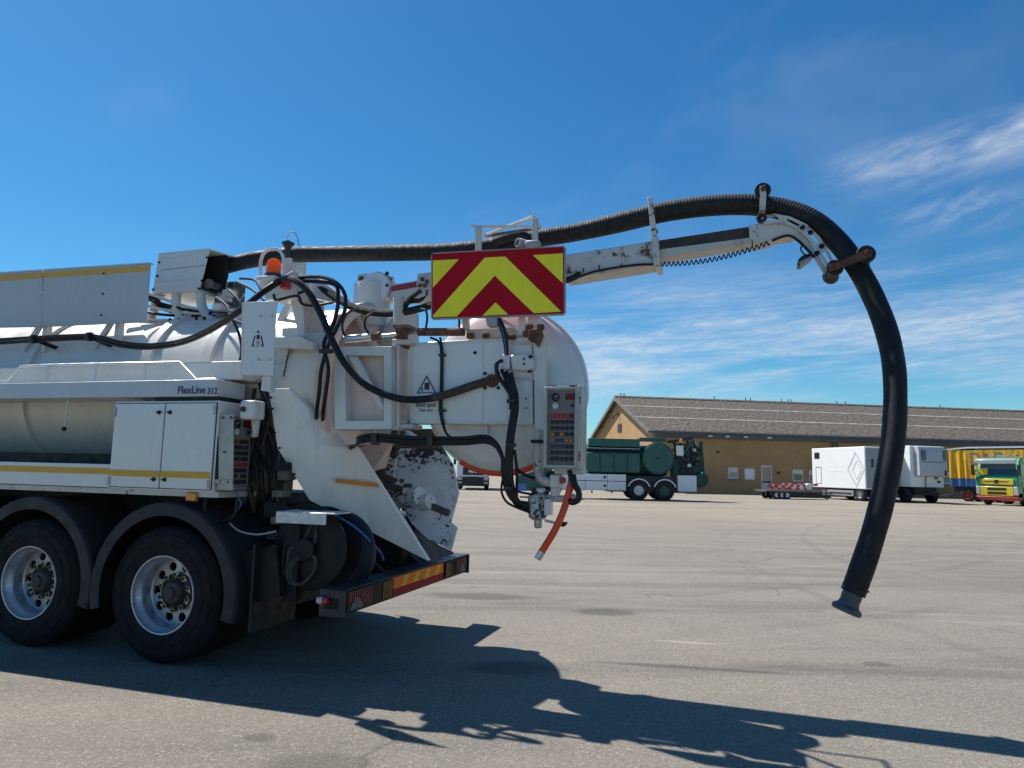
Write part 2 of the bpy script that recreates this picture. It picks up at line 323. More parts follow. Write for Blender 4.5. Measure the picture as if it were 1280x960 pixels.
# ------------------------------------------------------------------ mesh helpers
class MB:
    def __init__(s): s.v = []; s.f = []
    def add(s, vs, fs):
        k = len(s.v); s.v += [tuple(p) for p in vs]; s.f += [tuple(i+k for i in f) for f in fs]; return s
    def box(s, x0, x1, y0, y1, z0, z1):
        return s.add([(x0, y0, z0), (x1, y0, z0), (x1, y1, z0), (x0, y1, z0), (x0, y0, z1), (x1, y0, z1), (x1, y1, z1), (x0, y1, z1)],
                     [(0, 3, 2, 1), (4, 5, 6, 7), (0, 1, 5, 4), (1, 2, 6, 5), (2, 3, 7, 6), (3, 0, 4, 7)])
    def prism(s, front, off):
        n = len(front); off = Vector(off); a = [Vector(p) for p in front]
        return s.add(a+[p+off for p in a], [tuple(range(n)), tuple(reversed(range(n, 2*n)))]+[(i, i+n, (i+1) % n+n, (i+1) % n) for i in range(n)])
    def tube(s, path, r, seg=8, caps=True):
        P = [Vector(p) for p in path]; n = len(P); rs = r if isinstance(r, (list, tuple)) else [r]*n
        tg = [(P[min(i+1, n-1)]-P[max(i-1, 0)]).normalized() for i in range(n)]
        a = tg[0].orthogonal().normalized(); vs = []; fs = []
        for i in range(n):
            a = (a-tg[i]*a.dot(tg[i])).normalized(); b = tg[i].cross(a)
            for k in range(seg):
                th = 2*math.pi*k/seg; vs.append(P[i]+(a*math.cos(th)+b*math.sin(th))*rs[i])
        for i in range(n-1):
            for k in range(seg): fs.append((i*seg+k, i*seg+(k+1) % seg, (i+1)*seg+(k+1) % seg, (i+1)*seg+k))
        if caps: fs += [tuple(reversed(range(seg))), tuple(range((n-1)*seg, n*seg))]
        return s.add(vs, fs)
    def lathe(s, prof, o, axis, seg=32, a0=0., a1=2*math.pi, ref=None):
        ax = Vector(axis).normalized(); u = Vector(ref) if ref else ax.orthogonal().normalized(); w = ax.cross(u); o = Vector(o)
        full = abs(a1-a0-2*math.pi) < 1e-6; cols = seg if full else seg+1; vs = []; fs = []; n = len(prof)
        for k in range(cols):
            th = a0+(a1-a0)*k/seg; e = u*math.cos(th)+w*math.sin(th)
            for r, h in prof: vs.append(o+ax*h+e*r)
        for k in range(seg):
            k2 = (k+1) % cols
            for i in range(n-1):
                fs.append((k*n+i, k2*n+i, k2*n+i+1, k*n+i+1))
        return s.add(vs, fs)
    def cyl(s, a, b, r, seg=16, r2=None):
        return s.tube([a, b], [r, r if r2 is None else r2], seg)
    def bar(s, a, b, w, h, upv=(0, 0, 1)):
        a, b = Vector(a), Vector(b); d = (b-a).normalized(); sd = d.cross(Vector(upv)).normalized()*w/2; u = sd.cross(d).normalized()*h/2
        return s.add([a-sd-u, a+sd-u, a+sd+u, a-sd+u, b-sd-u, b+sd-u, b+sd+u, b-sd+u], [(0, 1, 2, 3), (7, 6, 5, 4), (0, 4, 5, 1), (1, 5, 6, 2), (2, 6, 7, 3), (3, 7, 4, 0)])
    def build(s, name, ma, parent=None, bevel=0., smooth=38, stuff=False, label=None):
        me = bpy.data.meshes.new(name); me.from_pydata(s.v, [], s.f); me.validate()
        bm = bmesh.new(); bm.from_mesh(me); bmesh.ops.remove_doubles(bm, verts=bm.verts, dist=1e-5); bmesh.ops.recalc_face_normals(bm, faces=bm.faces); bm.to_mesh(me); bm.free()
        me.materials.append(M[ma] if isinstance(ma, str) else ma)
        if smooth:
            for p in me.polygons: p.use_smooth = True
            me.set_sharp_from_angle(angle=math.radians(smooth))
        o = bpy.data.objects.new(name, me); C.objects.link(o)
        if parent: o.parent = parent
        if bevel:
            md = o.modifiers.new('bevel', 'BEVEL'); md.width = bevel; md.segments = 2; md.limit_method = 'ANGLE'; md.angle_limit = math.radians(40); md.harden_normals = False
        if stuff: o['kind'] = 'stuff'
        if label: o['label'] = label
        return o
def root(name, loc, rz, label, cat, group=None):
    o = bpy.data.objects.new(name, None); C.objects.link(o); o.location = loc; o.rotation_euler = (0, 0, rz); o.empty_display_size = .3
    o['label'] = label; o['category'] = cat
    if group: o['group'] = group
    return o
def sub_empty(name, parent, loc=(0, 0, 0)):
    o = bpy.data.objects.new(name, None); C.objects.link(o); o.parent = parent; o.location = loc; o.empty_display_size = .1; return o
def smooth_path(P, k=6):
    P = [Vector(p) for p in P]; n = len(P); out = []
    for i in range(n-1):
        p0, p1, p2, p3 = P[max(i-1, 0)], P[i], P[i+1], P[min(i+2, n-1)]
        for j in range(k):
            t = j/k; out.append(.5*((2*p1)+(p2-p0)*t+(2*p0-5*p1+4*p2-p3)*t*t+(3*p1-p0-3*p2+p3)*t**3))
    out.append(P[-1]); return out
def text(name, body, size, ma, o, right, upv, parent, bold=0., align='LEFT', extr=.001, sx=1.):
    cu = bpy.data.curves.new(name, 'FONT'); cu.body = body; cu.size = size; cu.align_x = align; cu.extrude = extr; cu.offset = bold
    to = bpy.data.objects.new(name, cu); me = bpy.data.meshes.new_from_object(to); bpy.data.objects.remove(to); bpy.data.curves.remove(cu)
    r = Vector(right).normalized(); u = Vector(upv).normalized(); nn = r.cross(u); o = Vector(o)
    for v in me.vertices: v.co = o+r*v.co.x*sx+u*v.co.y+nn*v.co.z
    me.name = name; me.materials.append(M[ma]); ob = bpy.data.objects.new(name, me); C.objects.link(ob); ob.parent = parent; return ob
def copy_tree(o, parent=None):
    c = o.copy(); C.objects.link(c); c.parent = parent
    for ch in list(o.children): copy_tree(ch, c)
    return c

# ------------------------------------------------------------------ ground
g = MB(); R_ = 1500; g.add([(-R_, -60, 0), (R_, -60, 0), (R_, R_, 0), (-R_, R_, 0)], [(0, 1, 2, 3)])
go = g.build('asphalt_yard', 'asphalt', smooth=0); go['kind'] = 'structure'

# ------------------------------------------------------------------ warehouse
Lw = Vector((math.sin(math.radians(83.0)), math.cos(math.radians(83.0)), 0)); Gw = Vector((-Lw.y, Lw.x, 0))
wb = gp(885, 616.5); r = ray(817, 560)     # near corner: where the view ray to the corner meets the wall line
k_ = (wb-CAM); t_ = (k_.x*Lw.y-k_.y*Lw.x)/(r.x*Lw.y-r.y*Lw.x); corner = Vector((CAM.x+r.x*t_, CAM.y+r.y*t_, 0))
wh = root('warehouse', corner, math.atan2(Lw.y, Lw.x), 'long yellow brick warehouse with grey fibre cement roof at the edge of the yard', 'warehouse')
WL, WD, EH, RH = 95., 21., 5.35, 9.1
def wloc(x, y, back=0.):     # photo position -> along the long wall and height
    r = ray(x, y); t = ((corner-CAM).dot(Gw)+back)/r.dot(Gw); p = CAM+r*t-corner; return p.dot(Lw), p.z
wins = [(910, 584.5, 923.5, 598.5, 'window'), (930.8, 585.6, 944.4, 599.6, 'boarded'), (952, 582, 965.5, 616, 'door'), (991, 587, 1004.5, 602, 'window'), (1011.5, 588, 1025, 602.5, 'window'), (1178, 590, 1192, 605, 'window')]
xs = []
for x0, y0, x1, y1, k in wins:
    a = wloc(x0, y1); b_ = wloc(x1, y0); xs.append([a[0], b_[0], max(0.0, a[1]) if k != 'door' else 0.02, b_[1], k])
wm = MB(); cur = 0.
for a, b_, z0, z1, k in xs:       # front wall built round its openings
    wm.box(cur, a, 0, .3, 0, EH); wm.box(a, b_, 0, .3, z1, EH)
    if z0 > .05: wm.box(a, b_, 0, .3, 0, z0)
    cur = b_
wm.box(cur, WL, 0, .3, 0, EH)
wm.prism([(0, .3, 0), (0, WD, 0), (0, WD, EH), (0, WD/2, RH-.15), (0, .3, EH+.05)], (.3, 0, 0)); wm.box(WL-.3, WL, .3, WD, 0, EH); wm.box(.3, WL-.3, WD-.3, WD, 0, EH)
wm.build('wall', 'yellow_brick', wh, smooth=0)
for a, b_, z0, z1, k in xs:
    w_ = .12
    fr = MB(); fr.box(a, a+w_, .06, .14, z0, z1); fr.box(b_-w_, b_, .06, .14, z0, z1); fr.box(a+w_, b_-w_, .06, .14, z1-w_, z1); fr.box(a+w_, b_-w_, .06, .14, z0, z0+w_)
    nm = 'entrance_door' if k == 'door' else 'window'
    fo = fr.build(nm, 'window_frame', wh, smooth=0)
    if k == 'window':
        MB().box(a+w_, b_-w_, .09, .11, z0+w_, z1-w_).build('pane', 'glass', fo, smooth=0)
        MB().box(a+w_, b_-w_, .075, .088, z1-w_-.28, z1-w_).build('blind', 'window_frame', fo, smooth=0)
        MB().box(a-.06, b_+.06, -.08, .06, z0-.09, z0).build('sill', 'barge_board', fo, smooth=0)
    elif k == 'boarded':
        MB().box(a+w_, b_-w_, .08, .11, z0+w_, z1-w_).build('shutter', 'truck_white', fo, smooth=0)
    else:
        MB().box(a+w_, b_-w_, .08, .11, z0+w_, z0+.95).build('door_leaf', 'door_paint', fo, smooth=0)
        MB().box(a+w_, b_-w_, .09, .11, z0+.95, z1-w_).build('pane', 'glass', fo, smooth=0)
OV, OG = .7, .55
sl_ = (RH-EH)/(WD/2)
def roof_row(k, nrow, side):
    y0, y1 = -OV+(WD/2+OV)*k/nrow, -OV+(WD/2+OV)*(k+1)/nrow+.25*(k < nrow-1)
    z0, z1 = EH+sl_*y0, EH+sl_*y1
    b = MB(); nx = 120; dx_ = (WL+2*OG)/nx
    if side: y0, y1 = WD-y0, WD-y1
    lift = .10 if k < nrow else 0
    b.add([(-OG, y0, z0+.055), (WL+OG, y0, z0+.055), (WL+OG, y1, z1+.05), (-OG, y1, z1+.05), (-OG, y0, z0+.04), (WL+OG, y0, z0+.04), (WL+OG, y1, z1-.07), (-OG, y1, z1-.07)],
          [(0, 1, 2, 3), (7, 6, 5, 4), (0, 4, 5, 1), (1, 5, 6, 2), (2, 6, 7, 3), (3, 7, 4, 0)])
    return b
rf = sub_empty('roof', wh)
for sd in (0, 1):
    for k in range(3): roof_row(k, 3, sd).build('roof_sheet_row', 'fibre_roof', rf, smooth=0)
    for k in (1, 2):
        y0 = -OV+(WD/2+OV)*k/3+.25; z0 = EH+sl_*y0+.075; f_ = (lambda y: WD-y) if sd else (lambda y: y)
        MB().add([(-OG, f_(y0-.16), z0-sl_*.16), (WL+OG, f_(y0-.16), z0-sl_*.16), (WL+OG, f_(y0+.16), z0+sl_*.16), (-OG, f_(y0+.16), z0+sl_*.16), (-OG, f_(y0-.17), z0-sl_*.17-.03), (WL+OG, f_(y0-.17), z0-sl_*.17-.03), (WL+OG, f_(y0+.17), z0+sl_*.17-.03), (-OG, f_(y0+.17), z0+sl_*.17-.03)], [(0, 1, 2, 3), (7, 6, 5, 4), (0, 4, 5, 1), (1, 5, 6, 2), (2, 6, 7, 3), (3, 7, 4, 0)]).build('roof_pale_strip', 'pale_strip', rf, smooth=0)  # pale strip added along each sheet overlap
MB().prism([(-OG, WD/2-.35, RH-.02), (-OG, WD/2, RH+.16), (-OG, WD/2+.35, RH-.02)], (WL+2*OG, 0, 0)).build('ridge_cap', 'fibre_roof', rf, smooth=0)
for k, px in enumerate((776, 780, 893, 932, 938, 977, 985, 989, 1046, 1057, 1120, 1175)):
    x = wloc(px, 505, WD/2)[0]
    MB().cyl((x, WD/2, RH+.1), (x, WD/2, RH+.42), .05, 8).build('ridge_stud', 'barge_board', rf)
MB().box(-.05, WL+.05, -.55, -.02, EH-.72, EH-.12).build('fascia', 'fascia', wh, smooth=0)
gt = MB().lathe([(.09, 0), (.075, 0), (.075, WL+1.6), (.09, WL+1.6), (.09, 0)], (-.8, -.82, EH-.30), (1, 0, 0), 10, math.pi/2, 3*math.pi/2); gt.build('gutter', 'fascia', wh)
for x in (1040, 1045.5, 1166): 
    a = wloc(x, 560)[0]; MB().cyl((a, -.12, 0.02), (a, -.12, EH-.75), .07, 10).build('downpipe', 'fascia', wh)
for sd in (0, 1):      # barge boards on the gable
    f_ = lambda y: WD-y if sd else y
    MB().prism([(-OG-.06, f_(-OV), EH-sl_*OV-.28), (-OG-.06, f_(-OV), EH-sl_*OV+.04), (-OG-.06, WD/2, RH+.04), (-OG-.06, WD/2, RH-.34)], (.055, 0, 0)).build('barge_board', 'barge_board', wh, smooth=0)
gv = MB().box(-.05, .05, WD/2-.7, WD/2+.7, 5.6, 6.4); gv.build('gable_vent', 'bg_dark', wh, smooth=0)
MB().tube(smooth_path([(-.02, WD/2+.3, 7.3), (-.35, WD/2+.3, 7.45), (-.6, WD/2+.3, 7.2), (-.62, WD/2+.3, 6.9)], 4), .06, 8).build('gable_lamp', 'bg_dark', wh)
for px in (884, 905, 928, 957): a, z = wloc(px, 545); MB().box(a-.18, a+.18, -.72, -.56, EH-.58, EH-.45).build('wall_lamp', 'window_frame', wh, smooth=0)
for px, py in ((897, 565), (973, 591)): a, z = wloc(px, py); MB().box(a-.10, a+.10, -.08, -.005, z-.1, z+.1).build('wall_box', 'bg_dark', wh, smooth=0)

# ------------------------------------------------------------------ shared vehicle pieces (length x, across y, up z; front = +x)
def bg_wheel(parent, x, y, r=.52, w=.32, rim='rim_metal', side=-1):
    e = sub_empty('wheel', parent, (x, y, r))
    MB().lathe([(r*.55, .02), (r*.72, 0), (r*.94, .02), (r, .05), (r, w-.05), (r*.94, w-.02), (r*.55, w)], (0, 0, 0), (0, -side, 0), 28).build('tyre', 'bg_tyre', e)
    MB().lathe([(r*.57, .02), (r*.52, .05), (r*.48, .12), (r*.22, .12), (r*.2, .04), (0.001, .03)], (0, 0, 0), (0, -side, 0), 24).build('rim', rim, e)
    return e

# ---- green vacuum tanker in the middle distance
TZ = 43.
tk = root('vacuum_tanker', ((885-640)/F*TZ, TZ, 0), math.pi+.01, 'dark green vacuum tanker truck with white side lockers parked before the gable', 'truck')
# x runs to the left of the photo (front), near side is +y
def tq(px, py):   # photo -> tanker x,z on its near side
    r = ray(px, py); t = (TZ-1.25)/r.y; p = CAM+r*t; return tk.location.x-p.x, p.z
tyn = 1.25
def trect(x0, y0, x1, y1): a = tq(x0, y0); b_ = tq(x1, y1); return b_[0], a[0], b_[1], a[1]
def tbox(name, x0, y0, x1, y1, ya, yb, ma, parent=tk, bevel=.03):
    a, b_, z0, z1 = trect(x0, y0, x1, y1); return MB().box(a, b_, ya, yb, z0, z1).build(name, ma, parent, bevel=bevel)
a, b_, z0, z1 = trect(725, 565, 802, 591); 
tbox('side_tank', 734, 565, 800, 591.5, .75, tyn-.02, 'tank_green', bevel=.06)
tbox('side_tank', 734, 565, 800, 591.5, -tyn+.02, -.75, 'tank_green', bevel=.06)
ta = tq(812, 576); tb_ = tq(690, 576); MB().lathe([(0.01, 0), (.6, .06), (.85, .2), (.92, .4), (.92, tb_[0]-ta[0]-.4), (.6, tb_[0]-ta[0]), (.01, tb_[0]-ta[0])], (ta[0]-1.4, 0, ta[1]+.02), (1, 0, 0), 32).build('main_tank', 'tank_green', tk)
tbox('top_locker', 736, 547.5, 800, 559, .35, tyn-.15, 'tank_green'); tbox('top_locker', 800, 546.5, 834, 552, .2, tyn-.3, 'tank_green')
tbox('hose_tray', 733, 560.5, 800, 563, -.4, tyn-.3, 'bg_dark', bevel=0)
c_ = tq(822, 573.2); MB().lathe([(.001, 0), (.86, 0), (.92, -.05), (.92, -.5), (.001, -.5)], (c_[0], tyn+.02, c_[1]), (0, 1, 0), 40).build('hose_reel_drum', 'tank_green', tk, bevel=.02)
for s_ in ((0, 591.5, 5), ): pass
tbox('side_locker', 696, 592, 731, 613, .95, tyn, 'truck_white'); tbox('side_locker', 731.5, 592, 758.5, 613, .95, tyn, 'truck_white'); tbox('side_locker', 759, 592.5, 782, 613.5, .95, tyn, 'truck_white')
tbox('locker_seam', 722, 600.9, 782, 601.4, .99, tyn+.006, 'bg_dark', bevel=0)
for py in (596.5, 607): a, b_, z0, z1 = trect(754, py-1.4, 757, py+1.4); MB().lathe([(.08, 0), (.06, .03), (.001, .03)], ((a+b_)/2, tyn+.005, (z0+z1)/2), (0, 1, 0), 14).build('lock', 'bg_dark', tk)
tbox('rear_cabinet', 847, 594, 870.5, 615, .7, tyn+.02, 'truck_white')
for px in (740, 765): tbox('stay', px-.6, 613, px+.6, 616.5, .9, tyn-.1, 'bg_dark', bevel=0)
for px in (798.5, 831):
    a = tq(px, 610)[0]
    for sd in (1, -1): bg_wheel(tk, a, sd*tyn*.99, .56, .5, 'rim_metal' if px < 820 else 'tank_green', sd)
    MB().lathe([(.62, .0), (.70, .0), (.70, -.5), (.62, -.5), (.62, 0)], (a, tyn+.01, .56), (0, 1, 0), 20, math.radians(-160), math.radians(-20), ref=(1, 0, 0)).build('fender', 'galvanised', tk)
a = tq(676, 610)[0]
for sd in (1, -1): bg_wheel(tk, a, sd*tyn*.99, .56, .5, 'rim_metal', sd)
MB().box(tq(880, 600)[0], tq(650, 600)[0], -.45, .45, .75, 1.15).build('chassis', 'bg_dark', tk)
MB().box(tq(850, 600)[0], tq(760, 600)[0], -1.1, .9, .45, 1.4).build('axle_block', 'bg_dark', tk)
# cab of the tanker
cx0, cx1 = tq(690, 600)[0], tq(646, 600)[0]
MB().prism([(cx0, -tyn, .55), (cx0, -tyn, 3.3), (cx1-.5, -tyn, 3.3), (cx1-.12, -tyn, 2.1), (cx1, -tyn, 1.0), (cx1, -tyn, .4), (cx1-.9, -tyn, .4), (cx1-.95, -tyn, .55)], (0, 2*tyn, 0)).build('cab', 'tank_green', tk, bevel=.05)
MB().box(cx0+.5, cx1-.6, tyn+.005, tyn+.012, 2.0, 2.8).build('cab_window', 'glass', tk, smooth=0)
MB().box(cx1-.55, cx1+.02, -tyn-.01, tyn+.01, .38, .8).build('cab_bumper', 'cab_blue', tk)
# tangle at the rear
for i, (p, q) in enumerate([((842, 571), (880, 595)), ((838, 552), (872, 546.5)), ((855, 556), (878, 580)), ((866, 551), (882, 566)), ((845, 560), (866, 562)), ((880, 551), (883, 594)), ((840, 585), (878, 592)), ((862, 590), (884, 575)), ((848, 552), (850, 592)), ((860, 549), (863, 590))]):
    a, z0 = tq(*p); b_, z1 = tq(*q); y = random.uniform(.2, 1.1)
    MB().bar((a, y, z0), (b_, y, z1), random.uniform(.1, .22), random.uniform(.1, .24)).build('rear_strut', 'dark_green' if i % 3 else 'bg_dark', tk)
for i in range(16):
    a, z0 = tq(random.uniform(838, 882), random.uniform(548, 566)); b_, z1 = tq(random.uniform(842, 884), random.uniform(560, 598)); y = random.uniform(.3, 1.2)
    MB().tube(smooth_path([(a, y, z0), ((a+b_)/2-.2, y+.1, (z0+z1)/2-.3), (b_, y, z1)], 5), .045, 6).build('rear_hose', 'bg_dark' if i % 3 else 'dark_green', tk)
a, b_, z0, z1 = trect(842, 572, 880, 598); MB().prism([(b_, .2, z1), (b_, .2, z0), (a, .2, z0), (a, .2, z0+.6)], (0, .7, 0)).build('tank_cone', 'dark_green', tk, bevel=.05)
a, z0 = tq(878, 600); MB().lathe([(.001, -.5), (.4, -.5), (.48, -.3), (.48, .3), (.4, .5), (.001, .5)], (a, .6, z0), (0, 1, 0), 18).build('rear_drum', 'dark_green', tk)
for px in (750, 767, 784): tbox('tank_strap', px-.7, 565, px+.7, 591.5, tyn-.02, tyn+.004, 'dark_green', bevel=0)
tbox('tank_rail', 736, 560, 800, 560.8, tyn-.2, tyn-.15, 'galvanised', bevel=0)
MB().lathe([(.90, .021), (.94, .024), (.94, .05), (.90, .05)], (c_[0], tyn, c_[1]), (0, 1, 0), 40).build('drum_rim', 'dark_green', tk); MB().lathe([(.10, .021), (.10, .06), (.001, .07)], (c_[0], tyn, c_[1]), (0, 1, 0), 16).build('drum_hub', 'dark_green', tk)
random.seed(21)
for i in range(34):
    a, z0 = tq(random.uniform(838, 880), random.uniform(549, 575)); b_, z1 = tq(random.uniform(846, 884), random.uniform(556, 600)); y = random.uniform(-.2, 1.15)
    if i % 2: MB().bar((a, y, z0), (b_, y, z1), random.uniform(.05, .12), random.uniform(.05, .14)).build('rear_strut', ('dark_green', 'bg_dark', 'tank_green')[i % 3], tk)
    else: MB().tube(smooth_path([(a, y, z0), ((a+b_)/2-.25, y+.1, (z0+z1)/2-.35), (b_, y, z1)], 5), random.uniform(.03, .06), 6).build('rear_hose', ('bg_dark', 'dark_green', 'bg_dark')[i % 3], tk)
for i in range(9):
    px, py = random.uniform(842, 878), random.uniform(553, 590); tbox('rear_fitting', px, py, px+random.uniform(2, 5), py+random.uniform(2, 5), random.uniform(.3, .9), 1.15, ('dark_green', 'galvanised', 'bg_dark')[i % 3], bevel=.02)
for px in (862, 866): tbox('ladder_rail', px-.4, 549, px+.4, 593, .95, 1.0, 'bg_dark', bevel=0)
for k in range(7): tbox('ladder_rung', 862, 552+k*6, 866, 552.8+k*6, .96, .99, 'bg_dark', bevel=0)
tbox('logo_plate', 846, 557, 854.5, 569.5, tyn-.15, tyn-.1, 'truck_white', bevel=0)
a, z0 = tq(852.5, 551); MB().lathe([(.10, 0), (.10, .14), (.07, .24), (.001, .26)], (a, 1.0, z0-.1), (0, 0, 1), 12).build('beacon', 'amber_lamp', tk)

# ---- white truck facing the camera, far left
mt = gp(590, 613); mn = root('white_truck', (mt.x, mt.y+1, 0), -math.pi/2+.04, 'white truck seen head-on beyond the spattered chute and orange hose', 'truck')
MB().prism([(0, -1.24, .99), (0, -1.24, 1.75), (-.15, -1.24, 2.1), (-.45, -1.24, 3.1), (-.8, -1.24, 3.3), (-2.2, -1.24, 3.3), (-2.2, -1.24, .99)], (0, 2.48, 0)).build('cab', 'truck_white', mn, bevel=.06)
MB().box(-.5, .06, -1.24, 1.24, .30, .98).build('bumper', 'bg_dark', mn, bevel=.05)
MB().box(-.2, .012, -.80, .80, 1.12, 1.72).build('grille', 'bg_dark', mn, bevel=.04)
MB().box(-.1, .075, -.72, .72, .62, .98).build('lower_grille', 'black_plastic', mn, bevel=.02)
MB().add([(-.14, -1.12, 2.1), (-.14, 1.12, 2.1), (-.44, 1.05, 2.98), (-.44, -1.05, 2.98)], [(0, 1, 2, 3)]).build('windscreen', 'glass', mn, smooth=0)
text('grille_lettering', 'MAN', .30, 'trailer_white', (.02, -.36, 1.30), (0, 1, 0), (0, 0, 1), mn, .012, sx=1.25)
for sd in (-1, 1):
    MB().box(-.1, .09, sd*1.0-.18, sd*1.0+.18, .75, 1.02).build('headlight', 'clear_lens', mn, bevel=.03); MB().box(-.05, .085, sd*1.0-.17, sd*1.0+.17, .5, .62).build('fog_light', 'clear_lens', mn)
    MB().box(-.2, -.05, sd*1.42-.1, sd*1.42+.1, 1.9, 2.6).build('mirror', 'bg_dark', mn, bevel=.03); bg_wheel(mn, -1.1, sd*1.22, .5, .35, 'rim_metal', sd)
    bg_wheel(mn, -4.8, sd*1.22, .5, .35, 'rim_metal', sd)
MB().box(-7.5, -2.4, -1.25, 1.25, 1.1, 3.7).build('box_body', 'truck_white', mn, bevel=.03); MB().box(-7.4, -.4, -.45, .45, .6, 1.05).build('chassis', 'bg_dark', mn)

# ---- low flatbed trailer with barriers
ft = gp(996, 624.5); fl = root('flatbed_trailer', (ft.x, ft.y+1.0, 0), .06, 'low flatbed trailer parked before the warehouse door carrying red and white barriers', 'trailer')
MB().box(-2.2, 1.7, -1.0, 1.0, .50, .62).build('deck', 'old_steel', fl); MB().box(-.4, 1.9, -.7, .7, .12, .5).build('underframe', 'bg_dark', fl)
for x in (-1.45, -1.08, -.7):
    for sd in (-1, 1): bg_wheel(fl, x, sd*1.0, .28, .2, 'truck_white', sd)
MB().bar((1.7, 0, .5), (3.0, 0, .42), .1, .1).build('drawbar', 'old_steel', fl); MB().cyl((2.6, 0, .02), (2.6, 0, .6), .05).build('jack', 'old_steel', fl)
MB().box(1.5, 2.6, -.6, .6, .14, .36).build('toolbox', 'bg_dark', fl, bevel=.03)
random.seed(3)
for i in range(13):
    L_ = random.uniform(1.0, 1.5); x = random.uniform(-1.6, .55); y = -.85+.13*i; z = .68+.09*random.randrange(0, 4)
    e = root('traffic_barrier', (ft.x, ft.y+1.0, 0), .06, 'red and white striped barrier board in the pile on the flatbed trailer', 'barrier', 'barriers heaped on the flatbed')
    bd = MB().box(x, x+L_, y, y+.06, z, z+.16).build('barrier_board', 'barrier_white', e, smooth=0)
    for k in (0, 2, 4): MB().box(x+L_*k/5, x+L_*(k+1)/5, y-.004, y+.064, z-.003, z+.163).build('red_band', 'barrier_red', bd, smooth=0)
e = root('white_drum', (ft.x+1.0, ft.y+.3, .62), .06, 'round white drum end on the flatbed beside the barriers', 'drum'); MB().lathe([(.001, 0), (.22, 0), (.25, .04), (.25, .5), (.001, .5)], (0, 0, .25), (0, 1, 0), 18).build('drum_body', 'barrier_white', e)

# ---- white box trailer A (near end toward the camera's right)
def at_depth(px, Z): return (px-640)/F*Z
nz = 47.8; nc = gp(1083, 627)
dirA = Vector((-1.07, 5.7, 0)).normalized(); perA = Vector((dirA.y, -dirA.x, 0))
ra = root('box_trailer', (nc.x, nc.y, 0), math.atan2(dirA.y, dirA.x), 'white box trailer with grey diamond emblem and rear doors coloured dark for shade', 'trailer')
# local x runs away along the lit side, local -y to the right
LA, HA, BA = 6.0, 3.72, .82
MB().box(0, LA, -2.5, 0, BA, HA).build('box', 'trailer_white', ra, bevel=.04)
MB().box(-.012, -.002, -2.42, -.08, BA+.06, HA-.1).build('end_door', 'trailer_grey_shade', ra, smooth=0)  # shade of the end wall put into a dark grey sheet
MB().box(-.03, -.013, -1.27, -1.23, BA+.06, HA-.1).build('door_seam', 'bg_dark', ra, smooth=0)
MB().box(-.06, -.013, -.62, -.48, 2.3, 2.85).build('door_handle', 'bg_dark', ra)
MB().box(LA-.95, LA-.35, .002, .02, 2.95, 3.4).build('side_vent', 'black_plastic', ra, smooth=0)
b = MB()
for x0, x1, z0, z1 in ((LA-1.15, LA-1.12, 1.1, 2.3), (LA-.5, LA-.47, 1.1, 2.3), (LA-1.15, LA-.47, 2.3, 2.33), (LA-1.15, LA-.47, 1.07, 1.1)): b.box(x0, x1, .002, .012, z0, z1)
b.build('side_hatch', 'bg_dark', ra, smooth=0)
def diamond(cx, cz, hw, hh, w):
    b = MB(); P = [(cx-hw, cz), (cx, cz+hh), (cx+hw, cz), (cx, cz-hh)]; q = 1-w/hw
    for i in range(4):
        a, c = P[i], P[(i+1) % 4]; ai = (cx+(a[0]-cx)*q, cz+(a[1]-cz)*q); ci = (cx+(c[0]-cx)*q, cz+(c[1]-cz)*q)
        b.prism([(a[0], .004, a[1]), (c[0], .004, c[1]), (ci[0], .004, ci[1]), (ai[0], .004, ai[1])], (0, .006, 0))
    return b
diamond(.95, 2.15, .92, 1.25, .13).build('diamond_emblem', 'faint_grey', ra, smooth=0); diamond(.85, 2.1, .5, .7, .08).build('diamond_emblem', 'faint_grey', ra, smooth=0)
for z, l0, l1 in ((2.35, 2.4, 3.9), (2.0, 2.1, 4.1)): MB().box(l0, l1, .002, .006, z, z+.08).build('worn_print', 'trailer_white', ra, smooth=0)
MB().box(1.3, 4.2, -.1, 0.02, .30, .68).build('side_guard', 'trailer_grey_shade', ra, bevel=.02); MB().box(1.45, 4.05, .022, .03, .42, .53).build('guard_slot', 'bg_dark', ra, smooth=0)
for x in (.75, 4.75):
    for y, sd in ((-.05, 1), (-2.45, -1)): bg_wheel(ra, x, y, .46, .36, 'rim_metal', sd)
MB().box(.2, LA-.2, -2.0, -.6, .4, BA-.01).build('chassis', 'bg_dark', ra)

# ---- box trailer B with a cooling unit on its end
nb = gp(1140, 628.5); rb = root('refrigerated_trailer', (nb.x, nb.y, 0), math.atan2(dirA.y, dirA.x)-.02, 'white trailer with louvred cooling unit on its shaded end wall', 'trailer')
HB, BB = 3.82, 1.05
MB().box(0, 9, -2.5, 0, BB, HB).build('box', 'trailer_white', rb, bevel=.04)
un = MB(); un.prism([(-.02, -.28, 1.75), (-.5, -.28, 1.8), (-.55, -.28, 2.0), (-.5, -.28, 3.55), (-.35, -.28, 3.78), (-.02, -.28, 3.78)], (0, -2.1, 0)); uo = un.build('cooling_unit', 'panel_grey', rb, bevel=.04)
for k in range(7): 
    z = 2.85+k*.1; MB().box(-.545, -.50, -.78, -.42, z, z+.055).build('louvre', 'black_plastic', uo, smooth=0); MB().box(-.545, -.50, -2.3, -2.05, z, z+.055).build('louvre', 'black_plastic', uo, smooth=0)
MB().box(-.56, -.53, -2.2, -.5, 2.72, 2.745).build('panel_seam', 'bg_dark', uo, smooth=0); MB().box(-.56, -.52, -2.28, -2.12, 1.86, 2.2).build('unit_handle', 'bg_dark', uo)
